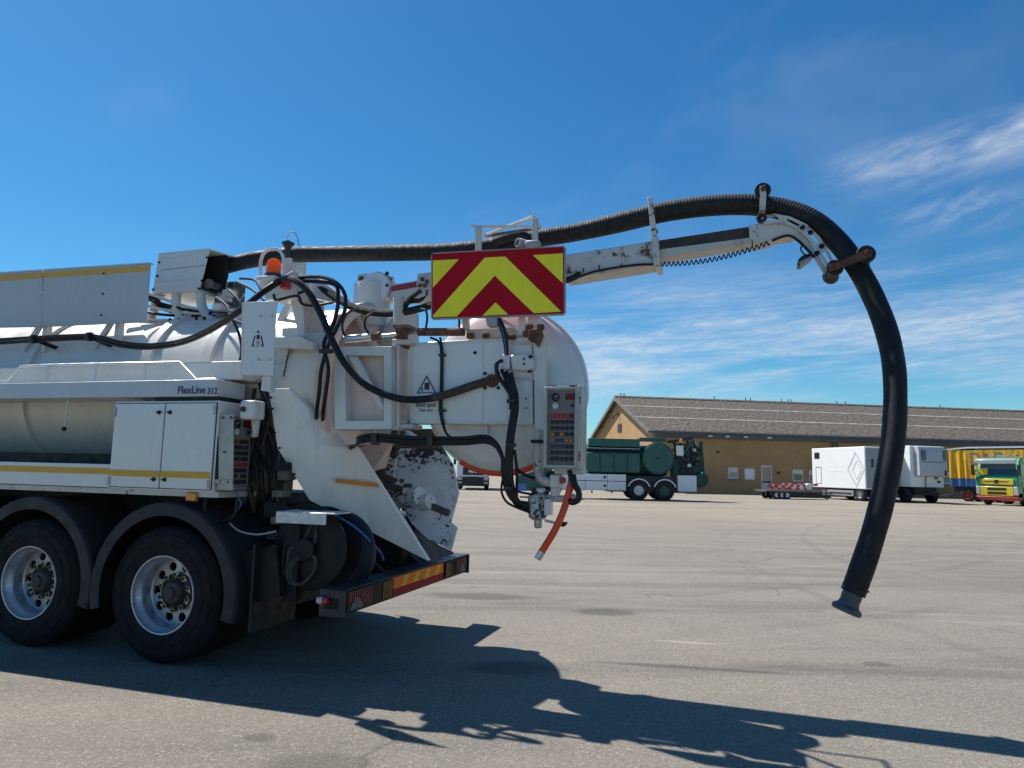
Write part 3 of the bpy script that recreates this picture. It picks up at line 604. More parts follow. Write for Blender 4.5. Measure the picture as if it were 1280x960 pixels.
MB().tube(smooth_path([(-.1, -1.1, 1.75), (-.14, -1.0, 1.5), (-.1, -1.05, 1.2), (-.04, -1.0, 1.05)], 4), .03, 6).build('unit_cable', 'bg_dark', rb)
for y in (-2.1, -1.9): MB().box(-.03, -.003, y-.12, y+.12, 1.35 if y < -2 else 1.6, 1.5 if y < -2 else 1.72).build('end_lamp', 'bg_dark', rb)
MB().box(.3, 8.6, -2.0, -.5, .5, BB-.01).build('chassis', 'bg_dark', rb)
MB().bar((0, -1.25, .75), (-2.0, -1.25, .55), .5, .12).build('drawbar', 'bg_dark', rb)
for x in (.9, 5.6, 7.0):
    for y, sd in ((-.05, 1), (-2.45, -1)): bg_wheel(rb, x, y, .48, .4, 'bg_dark', sd)

# ---- yellow curtain-sided trailer
cz_ = gp(1204, 626.5); CZ = cz_.y; cd = Vector((.62, -.78, 0)).normalized()
cc = root('curtain_trailer', (at_depth(1186, CZ+.4), CZ+.4, 0), math.atan2(cd.y, cd.x), 'yellow and blue curtain-sided trailer behind the green cab', 'trailer')
ym = MB(); bl = MB(); nn_ = 90; CLn = 6.5
def wav(x): return .018*math.sin(x*7)+.012*math.sin(x*17+1)+.008*math.sin(x*29)+(.06*math.sin(x*11) if x < 1.2 else 0)
for bm_, z0, z1 in ((ym, 1.72, 3.85), (bl, 1.12, 1.70)):
    vs = []; fs = []
    for i in range(nn_+1):
        x = CLn*i/nn_
        for j in range(4):
            z = z0+(z1-z0)*j/3; vs.append((x, -wav(x)*(1.2-.3*j), z))
    for i in range(nn_):
        for j in range(3): fs.append((i*4+j, (i+1)*4+j, (i+1)*4+j+1, i*4+j+1))
    bm_.add(vs, fs)
yo = ym.build('yellow_curtain', 'curtain_yellow', cc); bl.build('blue_curtain', 'curtain_blue', cc)
MB().box(.02, CLn, .14, 2.4, 1.1, 3.83).build('cargo_body', 'bg_dark', cc)
MB().prism([(-.12, -.02, 3.86), (1.3, -.02, 3.98), (CLn, -.02, 4.0), (CLn, -.02, 4.12), (1.3, -.02, 4.1), (-.12, -.02, 3.96)], (0, 2.5, 0)).build('roof', 'trailer_white', cc)
text('curtain_lettering', 'DAC', 1.30, 'letter_grey', (1.42, -.10, 2.75), (1, 0, 0), (0, 0, 1), yo, .02, sx=.82)
text('curtain_lettering', 'Inte', .78, 'print_black', (1.50, -.10, 2.0), (1, 0, 0), (0, 0, 1), yo, .01, sx=.85)
MB().box(.2, CLn, .2, 2.2, .6, 1.09).build('chassis', 'bg_dark', cc)
for x in (1.15, 2.5, 5): bg_wheel(cc, x, .05, .48, .4, 'cab_red', -1); bg_wheel(cc, x, 2.4, .48, .4, 'cab_red', 1)
MB().box(1.8, 2.9, -.02, .1, .55, .7).build('side_rail', 'trailer_grey_shade', cc); MB().box(1.8, 2.9, -.02, .1, .85, .98).build('side_rail', 'trailer_grey_shade', cc)

# ---- green cab with yellow grille
vf = gp(1221, 630.5); hv = Vector((-.82, -.57, 0)).normalized(); rv = Vector((-hv.y, hv.x, 0))   # rv points to the photo's left of the cab front? fixed below
side = Vector((hv.y, -hv.x, 0)); side = side if side.x < 0 else -side
vcent = Vector((vf.x, vf.y, 0))-side*1.25
gv_ = root('green_truck', vcent, math.atan2(hv.y, hv.x), 'green truck cab with yellow grille and red bumper at the right edge', 'truck')
# local x forward, local y: left of travel
MB().prism([(0, -1.23, .75), (.02, -1.23, 1.75), (-.1, -1.23, 1.95), (-.42, -1.23, 2.85), (-.7, -1.23, 3.12), (-2.1, -1.23, 3.2), (-2.15, -1.23, .95), (-1.9, -1.23, .95), (-1.85, -1.23, 1.15), (-.75, -1.23, 1.15), (-.7, -1.23, .75)], (0, 2.46, 0)).build('cab', 'cab_green', gv_, bevel=.06)
MB().add([(-.11, -1.08, 2.0), (-.11, 1.08, 2.0), (-.37, 1.0, 2.72), (-.37, -1.0, 2.72)], [(0, 1, 2, 3)]).build('windscreen', 'glass', gv_, smooth=0).location.x = .02
MB().prism([(-.05, -1.2, 2.78), (.16, -1.2, 2.72), (.14, -1.2, 2.95), (-.1, -1.2, 3.06)], (0, 2.4, 0)).build('sun_visor', 'visor', gv_, bevel=.02)
MB().box(-.02, .05, -.98, .98, 1.35, 1.72).build('grille_panel', 'cab_yellow', gv_, bevel=.03); MB().box(.051, .058, -.7, .7, 1.52, 1.57).build('badge_bar', 'bg_dark', gv_, smooth=0)
MB().box(.051, .06, -.12, .12, 1.42, 1.66).build('badge', 'bg_dark', gv_)
b = MB().box(-.02, .06, -.95, .95, .62, 1.22); b.build('lower_grille', 'cab_yellow', gv_, bevel=.03)
for z in (.72, .98): MB().box(.061, .07, -.55, .55, z, z+.16).build('grille_slot', 'bg_dark', gv_, smooth=0)
MB().box(-.5, .14, -1.26, 1.26, .30, .58).build('bumper', 'cab_red', gv_, bevel=.04)
for sd in (-1, 1):
    MB().box(-.1, .07, sd*1.09-.12, sd*1.09+.12, .68, 1.22).build('headlight', 'clear_lens', gv_, bevel=.03)
    MB().box(.05, .2, sd*1.34-.09, sd*1.34+.09, 1.95, 2.65).build('mirror', 'bg_dark', gv_, bevel=.03)
    MB().box(-1.5, -.55, sd*1.236-.004, sd*1.236+.004, 2.0, 2.7).build('side_window', 'glass', gv_, smooth=0)
    MB().box(-2.1, -.3, sd*1.24-.004, sd*1.24+.004, 1.62, 1.66).build('yellow_line', 'cab_yellow', gv_, smooth=0)
    MB().box(-2.1, -.9, sd*1.24-.004, sd*1.24+.004, 2.85, 3.1).build('name_panel', 'cab_yellow', gv_, smooth=0)
    bg_wheel(gv_, -1.3, sd*1.24, .5, .35, 'bg_dark', sd)
for y in (-.9, -.45, .45, .9): MB().lathe([(.06, 0), (.06, .08), (.04, .11), (.001, .12)], (-.9, y, 3.2), (0, 0, 1), 10).build('roof_lamp', 'red_lens' if abs(y) > .6 else 'amber_lamp', gv_)
MB().box(-1.1, -1.0, -1.0, 1.0, 3.22, 3.30).build('lamp_bar', 'galvanised', gv_)
for y in (-.5, .35): MB().bar((-.10, y, 2.02), (-.17, y+.45, 2.22), .03, .02, (1, 0, 0)).build('wiper', 'bg_dark', gv_)
for sd in (-1, 1):
    for z in (2.0, 2.6): MB().bar((-.2, sd*1.2, z), (.1, sd*1.34, z), .03, .03).build('mirror_arm', 'bg_dark', gv_)
    MB().box(-1.75, -1.73, sd*1.236-.004, sd*1.236+.004, 1.2, 2.8).build('door_gap', 'bg_dark', gv_, smooth=0); MB().box(-.45, -.43, sd*1.236-.004, sd*1.236+.004, 1.2, 2.2).build('door_gap', 'bg_dark', gv_, smooth=0); MB().box(-1.65, -1.45, sd*1.25-.012, sd*1.25+.012, 1.78, 1.84).build('door_handle', 'bg_dark', gv_)
    MB().box(-1.7, -.6, sd*1.23-.03, sd*1.23+.03, .45, .95).build('step_panel', 'cab_green', gv_, bevel=.03)
for y in (-1.0, 1.0): MB().cyl((-.9, y, 3.2), (-.9, y, 3.55), .02, 6).build('antenna', 'bg_dark', gv_)
MB().box(-.05, .0, -.98, -.5, 1.98, 2.4).build('screen_sign', 'cab_yellow', gv_, smooth=0)
MB().box(-5, -1.9, -.45, .45, .6, .95).build('chassis', 'bg_dark', gv_); [bg_wheel(gv_, -4.2, sd*1.2, .5, .5, 'bg_dark', sd) for sd in (-1, 1)]

# ------------------------------------------------------------------ THE VACUUM TRUCK
vt = root('combination_vacuum_truck', ORG, -ANG, 'white vacuum truck with chevron board, open rear hatch and long black suction hose', 'truck')
def plate(name, pts, n, th, ma, parent=vt, bevel=0., smooth=38):
    return MB().prism([T(x, y, n) for x, y in pts], (0, th, 0)).build(name, ma, parent, bevel, smooth)
def rect(x0, y0, x1, y1, n):
    a, b, c, d_ = T(x0, y0, n), T(x1, y0, n), T(x1, y1, n), T(x0, y1, n)
    return (a.x+d_.x)/2, (b.x+c.x)/2, (c.z+d_.z)/2, (a.z+b.z)/2
def pbox(name, x0, y0, x1, y1, n, th, ma, parent=vt, bevel=.006):
    s0, s1, z0, z1 = rect(x0, y0, x1, y1, n); return MB().box(s0, s1, n, n+th, z0, z1).build(name, ma, parent, bevel)
def cable(name, pts, rad, ma='cable', parent=vt, k=6, seg=8):
    return MB().tube(smooth_path([T(x, y, n) for x, y, n in pts], k), rad, seg).build(name, ma, parent)
def bolt(x, y, n, r=.012, ma='black_steel', parent=vt, h=.012, name='bolt'):
    p = T(x, y, n); return MB().lathe([(r, 0), (r, -h*.8), (r*.8, -h), (.0005, -h)], p, (0, 1, 0), 8).build(name, ma, parent)

# -- running gear
AX = [(0.0, .5), (-1.39, .5)]
def rear_wheel(s, y, sgn):
    e = sub_empty('wheel', vt, (s, y, .525)); ax = (0, sgn, 0)
    for off in (0, .345):
        b = MB(); 
        prof = [(.288, .03), (.31, .008), (.36, .0), (.42, -.004), (.455, .002), (.485, .012), (.505, .025), (.520, .045)]
        for k in range(5):
            y0 = .05+k*.047; prof += [(.525, y0), (.525, y0+.036), (.512, y0+.039), (.512, y0+.045)]
        prof += [(.525, .288), (.505, .31), (.42, .335), (.288, .31)]
        b.lathe([(r, h+off) for r, h in prof], (0, 0, 0), ax, 56)
        b.build('tyre', 'tyre', e, smooth=30)
    b = MB()   # sidewall lettering ring: raised ribs
    b.lathe([(.385, -.001), (.388, -.008), (.393, -.008), (.396, -.001)], (0, 0, 0), ax, 56); b.lathe([(.462, .004), (.465, -.002), (.470, .000), (.473, .006)], (0, 0, 0), ax, 56); b.build('sidewall_rib', 'tyre', e)
    MB().lathe([(.296, .03), (.304, .012), (.300, .004), (.291, .006), (.286, .022), (.280, .05), (.262, .066), (.256, .09), (.256, .165), (.248, .172)], (0, 0, 0), ax, 56).build('rim', 'rim_metal', e)
    b = MB(); NH = 10; rh = .037; rc = .203; r0, r1 = .12, .25; u = Vector((1, 0, 0)); w = Vector(ax).cross(u); yy = .172
    pt = lambda r, th: Vector(ax)*yy+(u*math.cos(th)+w*math.sin(th))*r
    for h in range(NH):
        tc_ = 2*math.pi*h/NH; half = math.pi/NH; ms = 16; vi = []; vo_ = []
        for k in range(ms):
            a = 2*math.pi*k/ms+math.pi/4; vi.append((rc+rh*math.cos(a), tc_+rh*math.sin(a)/rc))
            c, s_ = math.cos(a), math.sin(a); mx = max(abs(c), abs(s_)); vo_.append((rc+(r1-rc)*c/mx if c > 0 else rc+(rc-r0)*c/mx, tc_+half*s_/mx))
        vs = [pt(*q) for q in vi]+[pt(*q) for q in vo_]+[pt(*q)+Vector(ax)*.02 for q in vi]
        fs = [(k, (k+1) % ms, ms+(k+1) % ms, ms+k) for k in range(ms)]+[(k, (k+1) % ms, 2*ms+(k+1) % ms, 2*ms+k) for k in range(ms)]
        b.add(vs, fs)
    b.build('rim_disc', 'rim_metal', e, smooth=30)
    MB().lathe([(.30, .30), (.15, .24), (.13, .24)], (0, 0, 0), ax, 32).build('brake_drum', 'hub_metal', e)
    MB().lathe([(.15, .176), (.15, .160), (.105, .155), (.092, .115), (.08, .10), (.048, .095), (.044, .075), (.0005, .073)], (0, 0, 0), ax, 28).build('hub', 'hub_metal', e)
    b = MB(); b2 = MB()
    for k in range(10):
        th = 2*math.pi*(k+.5)/10; c = (u*math.cos(th)+w*math.sin(th))*.138; b.lathe([(.017, .16), (.017, .125), (.012, .118), (.0005, .118)], c, ax, 6)
        d_ = (u*math.cos(th+1.2)+w*math.sin(th+1.2)); b2.prism([Vector(ax)*.128+c+d_*.045, Vector(ax)*.128+c+Vector((d_.z, 0, -d_.x))*.024, Vector(ax)*.128+c-d_*.024, Vector(ax)*.128+c-Vector((d_.z, 0, -d_.x))*.024], Vector(ax)*.006)
    b.build('wheel_nuts', 'hub_metal', e, stuff=True); b2.build('nut_markers', 'nut_marker', e, stuff=True)
    return e
for s, z in AX:
    rear_wheel(s, 0., 1); rear_wheel(s, 2.5, -1)
    MB().cyl((s, .5, .53), (s, 2.0, .53), .09, 16).build('axle', 'black_steel', vt); MB().lathe([(.001, -.2), (.17, -.16), (.21, 0), (.17, .16), (.001, .2)], (s, 1.25, .53), (0, 1, 0), 20).build('differential', 'black_steel', vt)
    prof = [(.600, -.022), (.690, -.022), (.702, -.010), (.706, .02), (.706, .66), (.698, .66), (.698, .02), (.685, -.008), (.602, -.008), (.600, -.022)]
    for y, sg in ((0, 1), (2.5, -1)):
        MB().lathe(prof, (s, y, .535), (0, sg, 0), 36, math.radians(-194) if sg > 0 else math.radians(-14), math.radians(14) if sg > 0 else math.radians(194), ref=(1, 0, 0)).build('fender', 'fender_plastic', vt, smooth=45)
bpy.context.view_layer.update()
for n0, n1 in ((.85, .95), (1.55, 1.65)): MB().box(-6.5, .80 if n0 < 1 else 1.42, n0, n1, .78, 1.08).build('chassis_rail', 'black_steel', vt)
MB().box(-6.4, .42, .62, 1.88, 1.10, 1.30).build('light_block_frame', 'black_steel', vt)  # dark box added under the tank to block light
MB().box(-1.2, -.2, .7, 1.8, .40, .95).build('light_block_box', 'black_steel', vt, bevel=.03)  # added dark block between the wheels, keeps the underside black
MB().box(-6.0, -2.4, .15, 2.35, .42, 1.2).build('lower_locker', 'black_steel', vt, bevel=.02)
for s in (-.42, .02, -1.62, -1.1): MB().cyl((s, .75, .55), (s, .75, 1.1), .06, 10).build('air_spring', 'rubber', vt)
MB().box(.45, .62, .7, 1.9, .35, 1.2).build('cross_member', 'black_steel', vt)
MB().box(.78, .80, .05, .62, .30, .95).build('mud_flap', 'rubber', vt); MB().box(.60, 1.35, 1.45, 2.3, .55, 1.1).build('rear_underbody', 'black_steel', vt, bevel=.03)
plate('mud_guard_tail', [(303, 690), (345, 680), (350, 745), (300, 760)], .12, .03, 'black_steel')

# -- tank
TC, TR, TN = 2.22, .80, 1.25
S0, S1 = -5.6, 1.10
MB().lathe([(.001, S0-.3), (.4, S0-.24), (.68, S0-.12), (TR, S0), (TR, S1)], (0, TN, TC), (1, 0, 0), 72).build('tank', 'tank_paint', vt)
for px in (40, 187, 262):
    s = T(px, 430, .5).x; MB().lathe([(TR-.005, s-.055), (TR+.035, s-.05), (TR+.035, s+.05), (TR-.005, s+.055)], (0, TN, TC), (1, 0, 0), 64).build('tank_band', 'tank_paint', vt, smooth=30)
for s in (-3.6, -4.8): MB().lathe([(TR-.005, s-.055), (TR+.035, s-.05), (TR+.035, s+.05), (TR-.005, s+.055)], (0, TN, TC), (1, 0, 0), 64).build('tank_band', 'tank_paint', vt, smooth=30)
MB().lathe([(TR-.01, S1-.10), (TR+.05, S1-.10), (TR+.05, S1-.02), (TR+.02, S1), (TR-.04, S1), (TR-.06, S1-.06), (TR-.06, S1-.5), (.5, S1-.58), (.001, S1-.62)], (0, TN, TC), (1, 0, 0), 72).build('tank_flange', 'warm_bounce_paint', vt, smooth=30)
MB().box(S0, -.2, .75, 1.75, 1.30, 1.46).build('tank_saddle', 'white_paint', vt)
# ledge running along the tank and the lower gutter box behind the handrail
s0, s1, z0, z1 = rect(-40, 456, 303, 478, .20); MB().box(-5.6, s1, .20, .55, z0, z1).build('tank_ledge', 'tank_paint', vt, bevel=.012)
# -- catwalk beam with lettering, handrail
s0, s1, z0, z1 = rect(-30, 477, 271, 497, .0); MB().box(-5.4, s1, 0, .34, z0, z1).build('catwalk_beam', 'rail_paint', vt, bevel=.006)
text('model_lettering', 'FlexLine', .085, 'print_dark', T(221.5, 492, -.003), (1, 0, 0), (0, 0, 1), vt, .0015, sx=.96); text('model_lettering', '312', .070, 'print_dark', T(258.5, 492.6, -.003), (1, 0, 0), (0, 0, 1), vt, .0015, sx=.95)
MB().box(s1-.62, s1+.02, .02, .34, z0-.028, z0-.002).build('beam_underplate', 'black_steel', vt)
hr = MB(); zt = z1; P = [T(2, 478, .06), T(8, 476, .06), T(25, 458, .06), T(60, 456.5, .06), T(120, 455, .06), T(225, 453, .06), T(245, 474.5, .06), T(270, 474.3, .06)]
hro = MB().tube(P, .012, 10).build('handrail', 'aluminium', vt, smooth=60)
for px, py in ((61, 457), (120.5, 456), (182, 454.5)): a = T(px, py, .06); MB().cyl(a, (a.x, .06, zt), .010, 8).build('rail_post', 'aluminium', hro)
P = [T(-60, 459, .06), T(-12, 458, .06), T(1, 478, .06)]; MB().tube(P, .012, 10).build('handrail', 'aluminium', vt)
# -- side skirts and locker
s0, s1, z0, z1 = rect(-40, 578, 139, 606, .01); MB().box(-5.4, s1, .01, .05, z0, z1).build('side_skirt', 'white_clean', vt, bevel=.004)
sk = rect(-40, 583.5, 139, 592, .01); MB().box(-5.4, s1-.004, .006, .012, sk[2]+.012, sk[3]+.004).build('skirt_stripe', 'yellow_stripe', vt, smooth=0)
MB().box(-5.4, s1, .10, .55, z1-.06, z1+.085).build('support_beam', 'black_steel', vt, bevel=.004)
MB().box(-5.4, .44, .03, .5, z0-.05, z0-.006).build('locker_floor', 'dirty_paint', vt, bevel=.003)
ls0, ls1, lz0, lz1 = rect(138.5, 501, 269, 613, .0)
lk = MB().box(ls0, ls1, .012, .46, lz0, lz1).build('side_locker', 'white_clean', vt, bevel=.006)
mid = T(203, 560, 0).x
for a, b_ in ((ls0+.018, mid-.006), (mid+.006, ls1-.018)):
    do = MB().box(a, b_, -.006, .011, lz0+.018, lz1-.022).build('locker_door', 'white_clean', lk, bevel=.005)
    gsk = MB().box(a-.006, b_+.006, .0085, .0135, lz0+.012, lz1-.016).build('door_seal', 'rubber', lk, smooth=0)
    zs = T(200, 592.5, 0).z; MB().box(a+.002, b_-.002, -.009, -.0065, zs-.025, zs+.025).build('door_stripe', 'yellow_stripe', lk, smooth=0)
    sg = 1 if a < mid-.1 else -1
    for z in (lz1-.095, lz0+.085):
        c = (mid-sg*.055, -.006, z); b = MB().lathe([(.017, 0), (.016, -.008), (.008, -.010), (.0005, -.010)], c, (0, 1, 0), 14); b.bar((c[0]-.012, -.022, z), (c[0]+.022*sg+.006, -.022, z+.004), .012, .014, (0, 1, 0)); b.build('latch', 'black_steel', lk)
for x, z in ((ls1-.02, lz1-.075), (ls1-.03, lz0+.06), (ls0+.02, lz1-.09), (ls0+.02, lz0+.06)): MB().box(x-.012, x+.014, -.016, -.0065, z-.035, z+.035).build('hinge', 'stainless', lk, bevel=.003)
a = T(240, 621, .02); MB().box(a.x-.045, a.x+.045, .0, .05, a.z-.03, a.z+.03).build('marker_lamp', 'amber_lamp', vt, bevel=.006); MB().box(a.x-.052, a.x+.052, .03, .055, a.z-.036, a.z+.036).build('lamp_back', 'black_plastic', vt)
# hanging rod with knob under the catwalk
a, b_ = T(86, 497, .12), T(80, 536, .12); MB().cyl(a, b_, .007, 8).build('pull_rod', 'aluminium', vt); MB().lathe([(.001, -.022), (.016, -.016), (.022, 0), (.016, .016), (.001, .022)], b_, (0, 0, 1), 14).build('rod_knob', 'black_plastic', vt); MB().box(a.x-.06, a.x+.10, .06, .2, a.z-.01, a.z+.015).build('rod_bracket', 'black_steel', vt)
# -- hose tray panels on top
pl, pz0, pz1 = [], 0, 0
for x0, x1 in ((-260, 53), (54.5, 184.5)):
    pts = [(x0, 342+(x0)*-.0589), (x1, 342+x1*-.0645), (x1-1.5, 410.5-(x1)*.036), (x0, 409.5-(x0)*.022)]
    if x0 < 0: pts = [(-260, 359), (53, 338.3), (51.5, 408.6), (-260, 414)]
    else: pts = [(54.4, 338.2), (187, 329.7), (181.5, 402.6), (52.8, 408.5)]
    po = plate('tray_panel', pts, .45, .02, 'panel_grey', bevel=.003)
    st = [(pts[0][0], pts[0][1]+2.2), (pts[1][0]-.3, pts[1][1]+2.2), (pts[1][0]-.8, pts[1][1]+9), (pts[0][0], pts[0][1]+9)]
    MB().prism([T(x, y, .446) for x, y in st], (0, .0035, 0)).build('panel_stripe', 'yellow_stripe', po, smooth=0)
    ca, cb = T(pts[0][0], pts[0][1], .45), T(pts[1][0], pts[1][1], .45); MB().bar((ca.x, .47, ca.z+.006), (cb.x, .47, cb.z+.006), .06, .012).build('panel_cap', 'aluminium', po)
    if x0 > 0:
        for bx, by in ((130, 342), (129, 367.5), (127, 394)): bolt(bx, by, .449, .009, 'black_steel', po)
# trace of removed lettering
text('worn_lettering', 'Lanes', .29, 'panel_ghost', T(42, 368, .4492), (1, 0, .0), (0, 0, 1), vt, .003, sx=1.0, extr=.0001)
text('worn_lettering', 'Group', .26, 'panel_ghost', T(55, 392, .4492), (1, 0, .0), (0, 0, 1), vt, .002, sx=1.0, extr=.0001)
text('worn_lettering', 'Plc', .26, 'panel_ghost', T(130, 389, .4492), (1, 0, .0), (0, 0, 1), vt, .002, sx=1.0, extr=.0001)
a, b_ = T(-260, 405, .45), T(184, 405, .45)
MB().box(a.x, b_.x-.4, .475, .70, b_.z+.20, b_.z+.215).build('tray_floor', 'galvanised', vt); MB().box(a.x, b_.x-.4, .70, .712, b_.z+.20, b_.z+.44).build('tray_panel', 'panel_grey', vt)
for s in (-1.25, -2.15, -3.3, -4.4):
    n = .56; zt_ = TC+math.sqrt(TR**2-(n-TN)**2); MB().bar((s, n, zt_-.03), (s, n, b_.z+.20), .06, .05, (1, 0, 0)).build('tray_leg', 'white_paint', vt); MB().bar((s-.28, n, zt_-.02), (s-.02, n, b_.z+.18), .04, .04, (0, 1, 0)).build('tray_brace', 'white_paint', vt)
cable('tray_hose', [(150, 372, .8), (187, 372, .85), (205, 385, .9), (230, 392, 1.0)], .03)
for i in range(5):
    cable('tray_conduit', [(170, 360+i*9, .75+.05*i), (200, 372+i*7, .85), (245, 386+i*3, .95), (300, 390+i, 1.0)], .014, 'cable' if i % 2 else 'tank_paint')
# -- hose drum hood
hd = [(197, 321), (260, 312), (261, 313), (251, 364), (196, 367), (192, 350)]
n0 = .85
b = MB(); Pf = [T(x, y, n0) for x, y in [(198, 318), (261, 312), (252, 349), (248, 364), (190, 367), (193, 350)]]
b.prism(Pf, (0, .018, 0)); ho = b.build('hose_hood', 'white_paint', vt, bevel=.004)
A_, B_, B2 = Pf[0], Pf[1], Pf[3]
MB().add([A_, B_, B_+Vector((.22, .55, -.02)), A_+Vector((.0, .62, .0)), A_+Vector((0, 0, .012)), B_+Vector((0, 0, .012)), B_+Vector((.22, .55, -.008)), A_+Vector((0, .62, .012))], [(0, 1, 2, 3), (7, 6, 5, 4), (0, 4, 5, 1), (1, 5, 6, 2), (2, 6, 7, 3), (3, 7, 4, 0)]).build('hood_top', 'white_paint', ho)
fp = plate('hood_floor', [(190, 363), (249, 361), (249, 365), (190, 368)], .868, .5, 'white_paint', ho)
plate('hood_back', [(198, 320), (259, 314), (250, 362), (192, 365)], 1.40, .02, 'dirty_paint', ho)
plate('hood_dark_plate', [(256, 317), (283, 319), (284, 345), (277, 366), (262, 362), (251, 350)], 1.02, .02, 'black_steel', ho)  # black plate stands in for the dark inside of the hood
MB().box(T(252, 340, 1.1).x-.12, T(252, 340, 1.1).x+.04, .90, 1.38, T(252, 362, .9).z, T(252, 318, .9).z).build('hood_dark_box', 'black_steel', ho)  # black box added inside so the hood opening goes dark
plate('hood_seam', [(201, 337.5), (256, 331), (256, 331.6), (201, 338.2)], n0-.0012, .001, 'old_steel', ho)
for x, y in ((199, 328), (259, 322), (197, 345), (253, 351), (192, 362), (249, 361)): bolt(x, y, n0-.001, .012, 'black_steel', ho)
for k in range(7): bolt(203+k*6.5, 324-k*.9, n0-.001, .005, 'white_paint', ho, name='rivet'); bolt(201+k*6.5, 353-k*.7, n0-.001, .005, 'white_paint', ho, name='rivet')
p = T(260, 354, .88); MB().lathe([(.001, -.0), (.045, .0), (.05, .02), (.035, .04), (.035, .2), (.05, .22), (.001, .24)], p, (0, 1, 0), 20).build('guide_roller', 'old_steel', ho)
for pts in ([(203, 366), (196, 374), (193, 388), (188, 402)], [(221, 366), (220, 386), (226, 398), (233, 405)], [(250, 366), (253, 384), (260, 396), (268, 404)]):
    MB().tube(smooth_path([T(x, y, .92) for x, y in pts], 5), .045, 14).build('hood_leg', 'white_paint', vt)
for x, y in ((213, 400), (224, 400), (246, 398), (256, 398), (263, 392)): bolt(x, y, .80, .018)
# -- main suction hose: pixel course with distance to the truck side
def hose_n(x): return 1.15+.55*min(1, max(0, (x-260)/150))
HP = [(258, 343, 1.12), (275, 335, 1.14), (310, 326, 1.19), (360, 319, 1.25), (420, 317.5, 1.32), (500, 316, 1.32), (560, 314.5, 1.32), (610, 309, 1.32), (660, 300, 1.32), (720, 290.5, 1.32), (780, 277, 1.32), (830, 265, 1.32), (885, 257.5, 1.32), (935, 256, 1.32), (975, 261, 1.32), (1010, 273, 1.28), (1042, 297, 1.23), (1068, 329, 1.17), (1090, 368, 1.1), (1107, 410, 1.03), (1117, 455, 0.95), (1119, 505, 0.87), (1115, 560, 0.79), (1104, 620, 0.72), (1090, 672, 0.67), (1075, 717, 0.64), (1065, 744, 0.63)]
HPw = smooth_path([T(*p) for p in HP], 40)
# resample evenly and rib the surface
def resample(P, step):
    out = [P[0]]; acc = 0.
    for a, b in zip(P, P[1:]):
        L_ = (b-a).length; t = step-acc
        while t <= L_: out.append(a+(b-a)*(t/L_)); t += step
        acc = (acc+L_) % step
    return out
hr_ = resample(HPw, .0085); cut = int(len(hr_)*.66)
rad = [.0775+.0080*min(1, max(0, (hr_[i].x-3.0)/.35))+(.0018 if i % 3 == 1 else 0.) for i in range(cut+1)]
MB().tube(hr_[:cut+1], rad, 18, False).build('suction_hose', 'hose_rubber', vt, smooth=20)
MB().tube(resample(hr_[cut-4:], .02), [.0765+.0085*max(0., 1-i/38)+.0008*math.sin(i*.37)+.0008*math.sin(i*.13+1)+(.0011 if i % 2 else 0.) for i in range(len(resample(hr_[cut-4:], .02)))], 20, False).build('hose_sleeve', 'sleeve', vt, smooth=60)
e0, e1 = HPw[-1], HPw[-12]; dn = (e0-e1).normalized()
MB().lathe([(.060, -.06), (.063, .015), (.060, .04), (.068, .07), (.088, .083), (.094, .095), (.092, .112), (.083, .118), (.064, .118), (.058, .08), (.058, -.05)], e0, dn, 36).build('nozzle', 'nozzle_metal', vt, smooth=40)
MB().lathe([(.070, -.05), (.077, -.045), (.077, -.025), (.070, -.02)], e0, dn, 30).build('hose_clamp', 'cable', vt); MB().cyl(e0+Vector((.068, 0, .02)), e0+Vector((.105, 0, .03)), .006, 6).build('clamp_screw', 'cable', vt)
# -- boom
BN = 1.22
def boom(name, pts, n, th, ma, parent=vt, bevel=.006): return plate(name, pts, n, th, ma, parent, bevel)
boom('boom_outer', [(488, 356), (540, 347), (705, 318.5), (818, 300.5), (820, 329), (705, 347), (540, 372), (488, 376)], BN, .20, 'chipped_paint', bevel=.012)
boom('boom_red_band', [(489, 357.5), (521.5, 351.8), (521.5, 358.6), (489, 364.5)], BN-.004, .003, 'red_paint', bevel=0)
boom('boom_underside_rib', [(705, 343), (818, 326), (818, 331), (705, 349.5)], BN-.012, .23, 'dirty_paint')
boom('boom_inner', [(815, 301.5), (940, 282.5), (940, 297.5), (818, 318)], BN+.02, .15, 'boom_inner', bevel=.008)
boom('boom_inner_flange', [(818, 312.5), (940, 296.5), (940, 303.5), (818, 324)], BN+.005, .18, 'dirty_paint', bevel=.004)
boom('boom_collar', [(815, 297), (823, 296), (825, 333), (818, 333)], BN-.03, .27, 'chipped_paint')
boom('boom_head', [(936, 281.5), (946, 279.5), (948, 303.5), (942, 305), (941, 299), (937, 299)], BN-.015, .22, 'chipped_paint')
boom('boom_head', [(946, 279), (985, 275), (1003, 289), (990, 294), (970, 297), (955, 303), (947, 303)], BN-.01, .2, 'chipped_paint')
